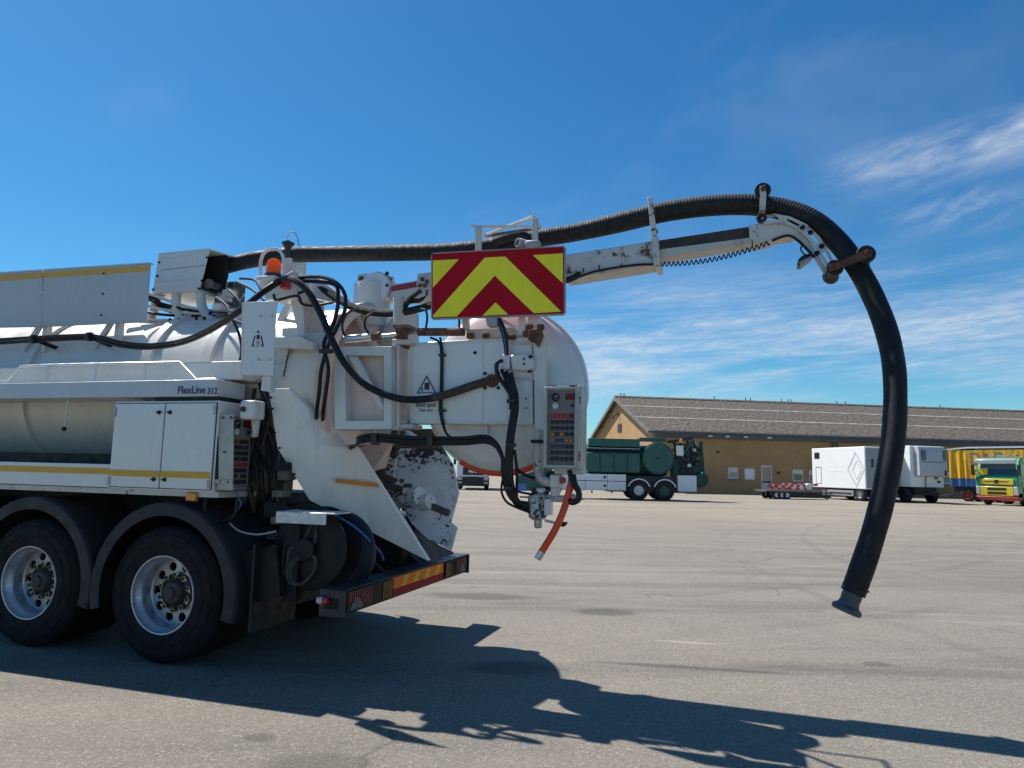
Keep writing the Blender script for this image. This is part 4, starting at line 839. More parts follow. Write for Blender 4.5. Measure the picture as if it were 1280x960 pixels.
# curved guide: two plates with slots, built as ladder of rungs
oc = [(950, 270), (968, 267), (988, 270.5), (1008, 280), (1025, 296), (1037, 316), (1046, 333)]
ic = [(955, 281), (972, 278), (986, 281), (1000, 289), (1014, 303), (1026, 321), (1036, 338)]
def interp(P, t):
    x = t*(len(P)-1); i = min(int(x), len(P)-2); f = x-i; return (P[i][0]+(P[i+1][0]-P[i][0])*f, P[i][1]+(P[i+1][1]-P[i][1])*f)
for nside in (BN-.03, BN+.20):
    b = MB(); K = 40
    for k in range(K):
        t0, t1 = k/K, (k+1)/K; q = []
        slot = (k % 10) in (2, 3, 4, 5, 6, 7)
        oc0, oc1, ic0, ic1 = interp(oc, t0), interp(oc, t1), interp(ic, t0), interp(ic, t1)
        L1 = lambda a, b_, f: (a[0]+(b_[0]-a[0])*f, a[1]+(b_[1]-a[1])*f)
        for f0, f1 in (((0, .34), (.66, 1)) if slot else ((0, .34), (.34, .66), (.66, 1))):
            b.prism([T(*p, nside) for p in (L1(oc0, ic0, f0), L1(oc1, ic1, f0), L1(oc1, ic1, f1), L1(oc0, ic0, f1))], (0, .012, 0))
    b.build('hose_guide', 'chipped_paint' if nside < BN else 'dirty_paint', vt, smooth=0)
boom('guide_lower_arm', [(985, 293), (1002, 290), (1013, 303), (1025, 322), (1036, 340), (1030, 343), (1017, 322), (1003, 306), (992, 297)], BN-.005, .016, 'dirty_paint')
boom('guide_lower_arm', [(985, 293), (1002, 290), (1013, 303), (1025, 322), (1036, 340), (1030, 343), (1017, 322), (1003, 306), (992, 297)], BN+.17, .016, 'dirty_paint')
for x, y in ((953, 268), (1003, 284.5), (1013, 291), (1027, 308), (1021, 317), (1040, 335)): bolt(x, y, BN-.031, .02, 'black_steel', h=.02)
def roller(x, y, n, rpx, name='guide_roller'):
    p = T(x, y, n); return MB().lathe([(.018, 0), (rpx, .0), (rpx+.006, .015), (rpx, .04), (rpx*.55, .12), (rpx*.55, .16), (rpx, .24), (rpx+.006, .265), (rpx, .28), (.018, .28), (.018, 0)], p, (0, 1, 0), 24).build(name, 'rubber', vt)
roller(953.5, 237, BN-.07, .058); roller(1083, 317, BN-.25, .062); roller(1044, 334, BN-.22, .055); roller(952, 272, BN-.04, .035)
plate('roller_arm', [(949.5, 233), (956, 231), (958, 243), (956.5, 267), (949, 266), (950, 243)], BN-.09, .014, 'chipped_paint'); plate('roller_arm', [(949.5, 233), (956, 231), (958, 243), (956.5, 267), (949, 266), (950, 243)], BN+.22, .014, 'chipped_paint')
plate('roller_arm', [(1034, 330), (1050, 327), (1083, 311), (1091, 313), (1090, 320), (1053, 334), (1038, 339)], BN-.27, .014, 'rust'); plate('roller_arm', [(1034, 330), (1050, 327), (1083, 311), (1091, 313), (1090, 320), (1053, 334), (1038, 339)], BN+.05, .014, 'rust')
MB().bar(T(1036, 336, BN-.25), T(1036, 336, BN+.1), .02, .02).build('cross_bolt', 'rust', vt)
bolt(954, 236, BN-.092, .022, 'rust', h=.02); bolt(1084, 316, BN-.272, .02, 'rust', h=.02)
# post through which the hose runs, work lamp, coiled cable
for n in (BN-.055, BN+.2): plate('hose_post', [(809.3, 247), (815, 245), (822, 300), (825.5, 330), (817, 331), (814, 295)], n, .03, 'chipped_paint', bevel=.003)
MB().cyl(T(818, 290, BN-.05), T(818, 290, BN+.22), .03, 12).build('post_roller', 'black_steel', vt)
lo = plate('work_lamp', [(998, 324), (1003, 319), (1014, 316), (1016, 320), (1001, 332), (997, 331)], BN+.03, .12, 'black_plastic', bevel=.006); plate('lamp_glass', [(999, 328), (1014, 319.5), (1015.5, 321.5), (1001, 332.5)], BN+.025, .125, 'grey_plastic', lo)
cable('lamp_lead', [(1003, 305, BN-.02), (1001, 312, BN-.02), (1006, 318, BN+.02), (1012, 320, BN+.05)], .006)
A0, A1 = T(818, 330.5, BN-.02), T(962, 303.5, BN-.02); hl = []; NT_ = 25
for i in range(NT_*10+1):
    t = i/(NT_*10); th = 2*math.pi*i/10; p = A0.lerp(A1, t); p.z -= .05*math.sin(math.pi*t); hl.append(p+Vector((.0, math.cos(th)*.018, math.sin(th)*.018)))
MB().tube(hl, .0055, 6).build('coiled_cable', 'cable', vt)
cable('boom_conduit', [(705, 352, BN-.02), (722, 347, BN-.02), (745, 339, BN-.02), (790, 331.5, BN-.02), (818, 330.5, BN-.02)], .010)
cable('boom_conduit', [(700, 353, BN-.03), (715, 348, BN-.03), (726, 342, BN-.02)], .028)
for x, y in ((720, 340), (729, 337), (749, 333.5), (777, 331)): MB().cyl(T(x, y-2, BN-.03), T(x, y+3, BN-.03), .006, 6).build('cable_clip', 'cable', vt)
cable('arm_conduit', [(965, 301, BN-.02), (985, 294.5, BN-.02), (1000, 303, BN-.02), (1018, 322, BN-.02)], .011)
# -- slewing column
PS = T(466, 358, 1.32); 
MB().lathe([(.10, -.75), (.135, -.42), (.175, -.40), (.180, .0), (.176, .012), (.001, .012)], PS, (0, 0, 1), 36).build('slewing_column', 'white_paint', vt, smooth=40)
MB().lathe([(.001, -.11), (.15, -.10), (.16, -.08), (.16, .08), (.15, .10), (.001, .11)], PS+Vector((.07, 0, -.04)), (0, 1, 0), 32).build('winch_dome', 'white_clean', vt, smooth=40)
plate('winch_ear', [(447, 343), (458, 341.5), (460, 359), (445, 360)], 1.25, .03, 'white_paint', bevel=.004); bolt(452, 349, 1.248, .03, 'rust'); bolt(484, 342, 1.23, .02); bolt(484, 357, 1.23, .02)
plate('winch_plate', [(480, 343), (491, 346), (489, 361), (478, 360)], 1.27, .03, 'dirty_paint')
plate('boom_joint', [(522, 342), (541, 340), (541, 366), (533, 368), (520, 356)], BN-.03, .26, 'dirty_paint', bevel=.004)
for x, y in ((528, 349), (534, 352), (531, 357), (525, 357)): bolt(x, y, BN-.032, .02, 'rust')
# -- support frame round the tank end
plate('head_gusset', [(431, 413), (447, 389), (462, 432), (431, 434)], .95, .02, 'warm_bounce_paint'); plate('head_gusset', [(437, 388), (441, 388), (470, 432), (463, 434)], .9, .05, 'warm_bounce_paint')
plate('column_foot', [(478, 412), (500, 384), (507, 384), (507, 432), (474, 432)], 1.2, .3, 'dirty_paint', bevel=.01)
plate('frame_top', [(330, 358), (345, 352), (392, 343), (430, 372), (430, 382), (392, 372), (332, 374)], .62, .10, 'white_paint', bevel=.006)
plate('frame_leg', [(362, 371), (378, 372), (381, 421), (374, 424)], .52, .02, 'white_paint'); plate('frame_leg', [(378, 371), (404, 376), (404, 440), (380, 424)], .60, .02, 'warm_bounce_paint')
plate('frame_leg', [(346, 400), (353, 385), (363, 372), (368, 373), (355, 400), (352, 420), (344, 421)], .75, .03, 'white_paint')
plate('frame_shelf', [(343, 421), (374, 420), (391, 428), (390, 437), (343, 434)], .40, .16, 'white_paint', bevel=.008)
plate('shell_plate', [(343, 434), (363, 434), (354, 472), (354, 486), (338, 486), (341, 460)], .47, .02, 'dirty_paint')
cable('sight_rod', [(362, 434, .45), (357, 458, .45), (354, 472, .45)], .005, 'black_steel'); MB().lathe([(.001, -.02), (.014, -.014), (.02, 0), (.014, .014), (.001, .02)], T(354, 472, .45), (0, 0, 1), 12).build('rod_ball', 'clear_lens', vt)
plate('lamp_bracket', [(330, 346), (352, 345), (366, 338), (372, 345), (370, 372), (332, 375), (324, 352)], .40, .18, 'white_paint', bevel=.006)
p = T(341.5, 345.5, .36); MB().lathe([(.066, .0), (.068, .02), (.062, .022), (.060, .10), (.050, .135), (.03, .15), (.001, .152)], p, (0, 0, 1), 28).build('beacon', 'amber', vt, smooth=50)
MB().lathe([(.001, .01), (.022, .012), (.022, .11), (.001, .115)], p, (0, 0, 1), 12).build('beacon_bulb', 'clear_lens', vt); MB().lathe([(.070, -.015), (.072, .012), (.066, .02), (.001, .02)], p, (0, 0, 1), 28).build('beacon_base', 'black_plastic', vt)
MB().box(p.x-.10, p.x+.08, .27, .45, p.z-.055, p.z-.016).build('beacon_shelf', 'white_paint', vt, bevel=.006)
cable('beacon_guard', [(326, 345, .33), (326, 327, .33), (331, 315, .33), (341, 311, .33), (350, 314, .33), (355, 325, .33), (355, 345, .33)], .014, 'white_clean')
MB().box(*[T(355.5, 355, .36).x+d_ for d_ in (-.035, .035)], .34, .42, T(355, 361, .36).z, T(355, 350, .36).z).build('red_lamp', 'red_lens', vt, bevel=.008)
plate('beacon_stay', [(352, 323), (363, 322), (365, 346), (353, 347)], .44, .03, 'white_paint')
p = T(359, 322, .5); MB().lathe([(.018, -.02), (.02, .06), (.03, .09), (.055, .125), (.055, .132), (.02, .134), (.02, .15), (.001, .15)], p, (0, 0, 1), 20).build('horn', 'black_plastic', vt)
cable('horn_lead', [(359, 298, .5), (362, 291, .5), (368, 290.5, .5), (372, 298, .5), (374, 308, .5)], .006, 'galvanised'); plate('hose_strap', [(364, 328), (380, 328), (379, 345), (366, 346)], .9, .04, 'dirty_paint')
# -- emblem plate
lp = plate('emblem_plate', [(304.5, 377.5), (348.5, 376), (345, 384), (341, 469.5), (302, 469)], -.02, .012, 'white_clean', bevel=.003)
plate('plate_flange', [(302.5, 378), (305, 377.5), (303, 469), (301, 469)], -.021, .10, 'white_paint', lp)
for x, y in ((326, 395.5), (340, 395.5), (323.5, 449.5), (337, 449.5)): bolt(x, y, -.0205, .010, 'galvanised', lp)
for k, pts in enumerate(([(321, 416), (322.5, 412.5), (325, 416)], [(320.8, 418.5), (324.8, 418.5), (324.6, 424), (320.6, 424)], [(319.6, 419.5), (318, 420), (314.6, 431.5), (314.8, 434), (318, 432), (316.6, 430)], [(325.8, 419.5), (327.4, 420), (329.4, 431.5), (329.2, 434), (326, 432), (327.4, 430)], [(317.5, 434), (321.5, 432), (326, 434), (321.5, 433)])):
    MB().prism([T(x, y, -.0215) for x, y in pts], (0, .0012, 0)).build('emblem_mark', 'print_black', lp, smooth=0)
plate('emblem_mark', [(320.6, 426), (324.6, 426), (324.8, 431), (320.2, 431)], -.0215, .0012, 'grey_plastic', lp)
plate('plate_post', [(328, 469), (338, 469), (338, 490), (326, 488)], .03, .06, 'white_paint')
# -- small cover box, side control panel
pbox('junction_box', 299, 500, 318, 524, .06, .14, 'white_paint', bevel=.02); bolt(304.5, 511.5, .059, .022, 'black_plastic', h=.02)
cs = .50
z0, z1 = T(290, 613, .03).z, T(290, 518, .03).z
sp = MB().box(cs-.26, cs, .04, .30, z0, z1).build('control_cabinet', 'stainless', vt, bevel=.004)
plate('cabinet_door', [(273, 518), (292, 517.5), (291, 613), (271.5, 612)], .028, .008, 'stainless', sp, bevel=.002)
plate('door_strip', [(269.5, 524), (272.2, 524), (271.5, 606), (268.5, 605)], .02, .015, 'black_steel', sp)
for x, y in ((279, 522), (289, 522), (276, 602), (286, 602.5), (280.5, 565)): bolt(x, y, .0275, .011, 'old_steel', sp)
plate('cabinet_hinge', [(268, 599), (290, 600), (290, 606), (268, 604.5)], .018, .008, 'stainless', sp, bevel=.002)
def panel_grid(o, r_, u_, wd, ht, parent, rows):
    # gauges and rows of push buttons on a panel; o = lower left corner, r_ right, u_ up, outward = r_ x u_
    o = Vector(o); r_ = Vector(r_); u_ = Vector(u_); nn = r_.cross(u_)
    MB().prism([o+r_*wd*.01+nn*.0002, o+r_*wd*.99+nn*.0002, o+r_*wd*.99+u_*ht+nn*.0002, o+r_*wd*.01+u_*ht+nn*.0002], nn*.0006).build('panel_face', 'panel_dark', parent, smooth=0)
    for gx, gy, gr, dial in ((.27, .905, .13, 'button_black'), (.27, .79, .115, 'dial')):
        c = o+r_*wd*gx+u_*ht*gy; q = gr*wd
        MB().lathe([(q*1.12, 0), (q*1.12, .012), (q, .014), (q, .006), (.0005, .006)], c, nn, 20).build('gauge', 'black_plastic' if dial == 'button_black' else 'stainless', parent)
        MB().lathe([(q*.98, .0065), (.0005, .0075)], c, nn, 20).build('gauge_dial', dial, parent); MB().bar(c+nn*.009-r_*q*.2, c+nn*.009+(r_*.6+u_*.5)*q, q*.12, .001, nn).build('gauge_needle', 'dial_mark' if dial == 'dial' else 'dial', parent)
    MB().prism([o+r_*wd*.62+u_*ht*.87, o+r_*wd*.95+u_*ht*.87, o+r_*wd*.95+u_*ht*.95, o+r_*wd*.62+u_*ht*.95], nn*.008).build('display', 'black_plastic', parent)
    MB().prism([o+r_*wd*.70+u_*ht*.885+nn*.0085, o+r_*wd*.92+u_*ht*.885+nn*.0085, o+r_*wd*.92+u_*ht*.935+nn*.0085, o+r_*wd*.70+u_*ht*.935+nn*.0085], nn*.001).build('display_face', 'dark_red', parent)
    c = o+r_*wd*.87+u_*ht*.79; MB().lathe([(.055*wd, 0), (.055*wd, .014), (.0005, .015)], c, nn, 12).build('key_switch', 'button_black', parent)
    for i, cols in enumerate(rows):
        y = .655-i*.0815
        MB().prism([o+r_*wd*.10+u_*ht*(y-.036), o+r_*wd*.94+u_*ht*(y-.036), o+r_*wd*.94+u_*ht*(y+.030), o+r_*wd*.10+u_*ht*(y+.030)], nn*.0012).build('legend_strip', 'legend_grey' if i else 'red_paint', parent, smooth=0)
        for key in sorted(set(cols)):
            b = MB()
            for k, cch in enumerate(cols):
                if cch == key:
                    c = o+r_*wd*(.175+k*.168)+u_*ht*y; q = .062*wd; b.lathe([(q*1.15, .001), (q*1.15, .006), (q*.9, .007), (q*.9, .015), (q*.7, .017), (.0005, .017)], c, nn, 12)
            b.build('push_buttons', {'k': 'button_black', 'r': 'button_red', 'o': 'button_orange', 'b': 'button_blue'}[key], parent, stuff=True)
panel_grid((cs+.001, .05, z0+.015), (0, 1, 0), (0, 0, 1), .235, z1-z0-.03, sp, ['krkkk', 'kkkbk', 'kkkkk', 'kkbkk', 'rrrrr', 'kkkkb', 'okokk', 'kkkkk'])
cable('lever_valve', [(310, 504, .2), (316, 520, .22), (318, 540, .24), (316, 545, .25)], .02, 'white_paint'); MB().lathe([(.001, -.03), (.02, -.028), (.026, 0), (.02, .028), (.001, .03)], T(326, 518, .3), (1, 0, 0), 14).build('valve_knob', 'aluminium', vt)
plate('valve_body', [(309, 512), (321, 510), (322, 518), (318, 546), (315, 546), (316, 520), (309, 520)], .22, .05, 'white_paint', bevel=.006)
# -- dark tangle between cabinet and chute
plate('service_wall', [(300, 478), (345, 478), (350, 640), (300, 640)], .62, .02, 'dirty_paint')
random.seed(11)
for i in range(14):
    x = 318+random.uniform(0, 22); cable('service_hose', [(x, 470+random.uniform(0, 30), .34+.02*i), (x+random.uniform(-6, 12), 520, .36+.01*i), (x+random.uniform(-10, 10), 560, .4), (x+random.uniform(-12, 22), 600, .35), (x+random.uniform(-12, 24), 640, .45)], random.uniform(.009, .022), 'cable' if i % 4 else 'rusty_cable')
for i in range(10):
    x = 305+random.uniform(0, 50); y = 570+random.uniform(0, 110); pbox('valve_block', x, y, x+random.uniform(8, 18), y+random.uniform(8, 20), random.uniform(.28, .5), .12, random.choice(['old_steel', 'black_steel', 'black_steel']))
cable('hanging_loop', [(258, 622, .08), (256, 638, .08), (265, 650, .1), (282, 651, .1), (294, 642, .1), (297, 624, .1)], .014)
cable('grey_lead', [(287, 654, .14), (300, 664, .14), (322, 668, .16), (345, 664, .2)], .008, 'grey_plastic')
cable('blue_lead', [(294, 612, .1), (297, 620, .1), (301, 630, .1), (296, 640, .12)], .006, 'blue_hose')
# -- discharge chute: near wall, crease, far wall, floor
def q3(x, y, n): return T(x, y, n)
A1_, A2_, A3_, A4_, A5_ = q3(336, 486, .30), q3(361, 486, .32), q3(386, 511, .40), q3(446, 561, .70), q3(535, 701, 1.16)
A6_, A7_, A8_, A9_ = q3(521, 694, 1.14), q3(462, 664, .86), q3(387, 625, .50), q3(347, 560, .34)
K1, K2 = q3(394, 556, .415), q3(340, 528, .31)
def thick(b, pts, off):
    b.prism(pts, off)
ch = MB()
vs = [A1_, A2_, A3_, A4_, A5_, A6_, A7_, A8_, A9_, K1]
fs = [(0, 1, 9, 8), (1, 2, 9), (2, 3, 9), (8, 9, 7), (9, 3, 6, 7), (3, 4, 5, 6)]
ch.add(vs, fs); ch.add([v+Vector((.012, .028, .006)) for v in vs], [tuple(reversed(f)) for f in fs]); nv = len(vs)
for i in range(9): j = (i+1) % 9; ch.add([vs[i], vs[j], vs[j]+Vector((.012, .028, .006)), vs[i]+Vector((.012, .028, .006))], [(0, 1, 2, 3)])
cho = ch.build('chute_side', 'chute_paint', vt, smooth=8)
sa = [q3(419, 598, .60), q3(477, 604.5, .86), q3(480, 610, .875), q3(420, 603.5, .605)]
def onplane(p, q0, q1, q2):
    nrm = (q1-q0).cross(q2-q0).normalized(); r_ = p-(CAM_L); t = (q0-CAM_L).dot(nrm)/r_.dot(nrm); return CAM_L+r_*t
rel = CAM-ORG; CAM_L = Vector((rel.dot(D), rel.dot(N), CAMH))
stp = [onplane(p, K1, A4_, A6_) for p in sa]; nrm_ = (A4_-K1).cross(A6_-K1).normalized(); nrm_ = nrm_ if nrm_.y < 0 else -nrm_
MB().prism([p+nrm_*.006 for p in stp], nrm_*.004).build('chute_stripe', 'orange_stripe', cho, smooth=0)
for x, y, n in ((339, 497, .30), (341, 511, .305), (344, 541, .32), (350, 560, .34), (368, 593, .43)): bolt(x, y, n-.012, .010, 'black_steel', cho)
farw = [q3(482, 576, 1.75), q3(488, 556, 1.78), q3(545, 545, 1.82), q3(566, 582, 1.9), q3(573, 617, 1.86), q3(563, 653, 1.72), q3(571, 660, 1.72), q3(563.5, 688, 1.6), q3(534, 673, 1.45), q3(515, 655, 1.45), q3(490, 610, 1.6)]
MB().prism(farw, (.0, .03, 0)).build('chute_far_wall', 'sludge_paint', vt)
MB().prism([q3(524, 670, 1.2), q3(536, 701, 1.17), q3(567, 690, 1.6), q3(527, 671, 1.5)], (0, 0, -.02)).build('chute_floor', 'sludge', vt)
plate('chute_back', [(440, 556), (500, 556), (492, 590), (500, 640), (520, 672), (500, 660), (452, 590)], 1.42, .02, 'sludge_paint')
MB().prism([q3(446, 560, 1.2), q3(492, 548, 1.25), q3(481, 585, 1.3), q3(463, 590, 1.15)], (0, .02, 0)).build('liner_plate', 'warm_bounce_paint', vt)
random.seed(5)
for a, b_, w in (((460, 580), (482, 588), .05), ((470, 592), (494, 602), .07), ((480, 606), (503, 612), .05), ((510, 620), (530, 634), .08), ((538, 632), (562, 642), .06), ((474, 586), (480, 596), .06)):
    MB().bar(q3(*a, 1.36), q3(*b_, 1.38), w, .06).build('clamp_link', 'sludge', vt, bevel=.01)
for x, y, r_ in ((520, 622, .09), (507, 626, .06), (532, 628, .07)): MB().lathe([(.001, -.08), (r_, -.06), (r_*1.1, 0), (r_, .06), (.001, .08)], q3(x, y, 1.36), (.9, -.3, .2), 14).build('latch_cylinder', 'sludge_paint', vt)
for x, y in ((495, 600), (503, 601), (508, 607), (513, 607), (502, 618), (500, 630), (506, 636)): MB().lathe([(.02, 0), (.02, -.03), (.001, -.035)], q3(x, y, 1.40), (0, 1, 0), 8).build('bolt', 'sludge', vt)
MB().prism([q3(505, 536, 1.3), q3(542, 536, 1.3), q3(548, 560, 1.35), q3(490, 560, 1.3)], (0, .1, 0)).build('sludge_lip', 'sludge', vt)
# -- hose reel and step under the chute
rc_ = T(386, 686, .24)
MB().lathe([(.03, .0), (.30, .0), (.315, .01), (.315, .025), (.13, .03), (.13, .20), (.315, .21), (.315, .23), (.03, .235)], rc_, (0, 1, 0), 40).build('hose_reel', 'black_steel', vt)
MB().lathe([(.02, .0), (.31, .0), (.325, .01), (.325, .05), (.31, .06), (.02, .06)], T(421, 690, .50), (0, 1, 0), 40).build('reel_drum', 'navy_drum', vt)
MB().lathe([(.02, 0), (.08, -.03), (.08, -.06), (.03, -.07), (.001, -.07)], rc_, (0, 1, 0), 20).build('reel_hub', 'black_steel', vt)
pbox('reel_post', 355, 655, 372, 752, .20, .08, 'black_steel')
st = pbox('step_plate', 344.5, 640.5, 407, 655, .02, .012, 'galvanised', bevel=.003); s0, s1, z0, z1 = rect(344.5, 640, 407, 655, .02); MB().box(s0, s1+.06, .033, .28, z1-.012, z1).build('step_top', 'galvanised', st, bevel=.003)
for pts in ([(390, 656, .24), (372, 690, .22), (360, 712, .2), (362, 728, .2), (377, 729, .2), (392, 715, .2), (394, 698, .2), (386, 695, .2), (370, 700, .2)], [(374, 656, .24), (372, 680, .22), (362, 688, .2), (358, 710, .2), (350, 730, .22), (338, 742, .25)], [(395, 656, .24), (394, 675, .22), (385, 688, .2), (368, 702, .2), (363, 720, .2), (374, 731, .2), (388, 722, .2)], [(360, 670, .24), (354, 695, .22), (353, 718, .22), (343, 738, .24)]): cable('coiled_lead', pts, .013, 'grey_rubber')
cable('blue_hose', [(405, 640, .34), (424, 647, .34), (445, 660, .4), (462, 676, .5), (475, 690, .6), (479, 700, .7)], .010, 'blue_hose'); cable('blue_hose', [(414, 646, .28), (427, 660, .27), (431, 680, .27), (428, 700, .27), (418, 718, .28)], .009, 'blue_hose')
for i in range(8): x = 300+i*9; pbox('undergear_block', x, 690+random.uniform(-25, 25), x+random.uniform(8, 16), 735+random.uniform(-10, 14), .45+.03*i, .2, 'black_steel')
# -- rear bumper with lamps
BS = 1.585
bz0, bz1 = .485, .665
bo = MB().box(BS-.17, BS-.004, 0.02, 2.48, bz0, bz1).build('rear_bumper', 'bumper_steel', vt, bevel=.006)
b = MB(); b.box(BS-.18, BS+.03, 0, .018, bz0-.005, bz1+.004); b.box(BS-.18, BS+.03, 2.482, 2.5, bz0-.005, bz1+.004); b.box(BS-.178, BS+.028, .019, 2.481, bz1+.001, bz1+.010); b.build('bumper_frame', 'bumper_steel', bo, bevel=.003)
def lamp_cluster(n0, n1, flip):
    e = MB().box(BS-.003, BS+.012, n0, n1, bz0+.015, bz1-.012).build('tail_lamp', 'black_plastic', bo, bevel=.004)
    L_ = n1-n0; seg = [(0, .14, 'red_lens'), (.14, .34, 'clear_lens'), (.34, .55, 'red_lens'), (.55, .76, 'black_plastic'), (.76, 1., 'amber_lamp')]
    return e, seg, L_
for n0, n1, fl_ in ((.07, .78, 0), (1.90, 2.44, 1)):
    e, seg, L_ = lamp_cluster(n0, n1, fl_)
    # shaped reflector: red field with clear triangle
    zA, zB = bz0+.022, bz1-.02; f = (lambda t: n1-L_*t) if fl_ else (lambda t: n0+L_*t)
    def lens(pts, ma): MB().prism([(BS+.0125, f(t), zA+(zB-zA)*h) for t, h in pts], (.006, 0, 0)).build('lens', ma, e, smooth=0)
    lens([(.02, 1), (.02, .3), (.16, .75), (.25, .62), (.36, .12), (.44, 0), (.50, 0), (.50, 1)], 'red_lens'); lens([(.06, .05), (.34, .05), (.34, .1), (.25, .55), (.16, .7), (.06, .2)], 'clear_lens'); lens([(.76, 0.05), (.97, 0.05), (.97, .95), (.76, .95)], 'amber_lamp')
    b = MB()
    for k in range(int(L_/.028)): y = n0+.014+k*.028; b.box(BS+.026, BS+.030, y-.0018, y+.0018, zA-.006, zB+.004)
    for k in range(8): z = zA+k*(zB-zA)/7; b.box(BS+.0305, BS+.034, n0+.01, n1-.01, z-.0018, z+.0018)
    b.build('lamp_grille', 'black_steel', bo, stuff=True, smooth=0)
zm = bz0+.075
MB().box(BS-.003, BS+.004, .80, 1.86, zm, bz1-.012).build('reflector_orange', 'reflector', bo, smooth=0); MB().box(BS-.003, BS+.006, .80, 1.86, bz0+.016, zm-.003).build('reflector_red', 'dark_red', bo, smooth=0)
MB().box(BS-.003, BS+.0045, 1.78, 1.86, bz0+.016, zm-.003).build('reflector_end', 'red_lens', bo, smooth=0)
for k in range(4):
    y = .95+k*.23; MB().prism([(BS+.0045, y, zm+.003), (BS+.0045, y+.09, zm+.003), (BS+.0045, y+.15, bz1-.015), (BS+.0045, y+.06, bz1-.015)], (.002, 0, 0)).build('reflector_bar', 'reflector_yellow', bo, smooth=0)
p = T(406, 751, -.02); MB().lathe([(.001, -.03), (.018, -.03), (.023, -.01), (.023, .01), (.018, .025), (.001, .027)], p, (1, 0, 0), 16).build('marker_lamp', 'red_lens', vt); MB().lathe([(.024, -.045), (.026, -.03), (.026, -.01), (.024, -.002), (.001, -.05)], p+Vector((-.012, 0, 0)), (1, 0, 0), 16).build('lamp_cup', 'clear_lens', vt); MB().box(p.x-.02, p.x+.10, 0.0, .05, p.z-.06, p.z+.02).build('lamp_bracket', 'black_steel', vt)
for n in (.9, 1.6): MB().bar((1.0, n, .95), (BS-.1, n, .6), .07, .1).build('bumper_stay', 'black_steel', vt)
# -- hinge frame of the hatch
HN = .36
fr = MB()
def frame_rect(b, x0, y0, x1, y1, xi0, yi0, xi1, yi1, n, th):
    o_ = [T(*p, n) for p in ((x0, y0), (x1, y0), (x1, y1), (x0, y1))]; i_ = [T(*p, n) for p in ((xi0, yi0), (xi1, yi0), (xi1, yi1), (xi0, yi1))]
    for k in range(4): b.prism([o_[k], o_[(k+1) % 4], i_[(k+1) % 4], i_[k]], (0, th, 0))
frame_rect(fr, 418, 433, 497, 537, 432, 445, 479, 526, HN, .10); fo = fr.build('hinge_frame', 'white_paint', vt, bevel=.004)
plate('frame_back', [(430, 443), (481, 443), (481, 528), (430, 528)], HN+.085, .012, 'warm_bounce_paint', fo); plate('frame_brace', [(434, 444), (446, 444), (479, 507), (479, 512), (476, 512)], HN+.03, .05, 'white_paint', fo)
plate('frame_edge', [(489, 432), (499, 431.5), (499, 533), (489, 537)], HN+.0, .22, 'warm_bounce_paint', fo)
MB().cyl(T(504, 437, HN+.12), T(504, 528, HN+.12), .032, 18).build('hinge_post', 'white_paint', vt); 
for y in (432, 529): MB().lathe([(.001, -.02), (.055, -.02), (.055, .02), (.001, .02)], T(503, y, HN+.1), (0, 0, 1), 18).build('hinge_boss', 'rust' if y < 480 else 'dirty_paint', vt)
plate('hinge_leaf', [(482, 531), (516, 530), (516, 535), (482, 537)], HN+.02, .18, 'dirty_paint', bevel=.004); plate('hinge_leaf', [(490, 424), (514, 424), (514, 430), (490, 431)], HN+.02, .18, 'dirty_paint', bevel=.004)
plate('hinge_block', [(468, 539), (500, 537), (512, 545), (506, 551), (468, 551)], HN+.14, .2, 'dirty_paint', bevel=.008)
for x, y in ((492, 541), (503, 542), (496, 546)): bolt(x, y, HN+.13, .02, 'rust')
plate('frame_foot', [(420, 538), (468, 538), (470, 552), (432, 556)], HN+.1, .2, 'warm_bounce_paint')
# hydraulic door rams
MB().tube([T(431, 424, .34), T(474, 420, .34)], .030, 14).build('ram_body', 'aluminium', vt); MB().tube([T(474, 420, .34), T(500, 417.5, .34)], .014, 10).build('ram_rod', 'aluminium', vt); MB().tube([T(466, 421, .34), T(476, 420, .34)], .036, 12).build('ram_gland', 'rust', vt)
MB().tube([T(523, 415, .44), T(580, 415, .44)], .032, 14).build('ram_body', 'rust', vt); MB().tube([T(508, 416, .44), T(525, 415.5, .44)], .014, 10).build('ram_rod', 'aluminium', vt)
MB().lathe([(.001, -.05), (.05, -.045), (.06, 0), (.05, .045), (.001, .05)], T(502, 416, .38), (0, 0, 1), 16).build('pivot_head', 'rust', vt); MB().box(T(494, 412, .36).x, T(513, 412, .36).x, .32, .48, T(500, 411, .36).z, T(500, 407, .36).z).build('pivot_plate', 'old_steel', vt)
MB().cyl(T(499, 405, .5), T(499, 372, .5), .05, 14).build('pivot_post', 'dirty_paint', vt)
# -- the open hatch
DN = .56
dc = T(627, 487, DN+.12); DRv = T(733, 487, DN+.12).x-dc.x; DRh = DRv
def dish(prof, name, ma, smooth=40):
    return MB().lathe(prof, (dc.x, DN, dc.z), (0, 1, 0), 72).build(name, ma, vt, smooth=smooth)
rdo = dish([(.001, -.02), (DRh*.35, -.012), (DRh*.62, .01), (DRh*.82, .05), (DRh*.92, .09), (DRh*.965, .13), (DRh*.965, .16), (DRh, .165), (DRh, .215), (DRh*.95, .22), (DRh*.90, .14), (DRh*.6, .05), (.001, .02)], 'rear_hatch', 'white_clean')
dish([(DRh*.93, .225), (DRh*.95, .25), (DRh*.99, .25), (DRh*1.0, .225), (DRh*.93, .225)], 'hatch_seal', 'dirty_paint')
sp_ = [Vector((dc.x+DRh*.965*math.cos(math.radians(a)), DN+.13, dc.z+DRh*.965*math.sin(math.radians(a)))) for a in range(-120, -44, 6)]
MB().tube(sp_, .026, 12).build('orange_hose', 'orange_hose', vt)
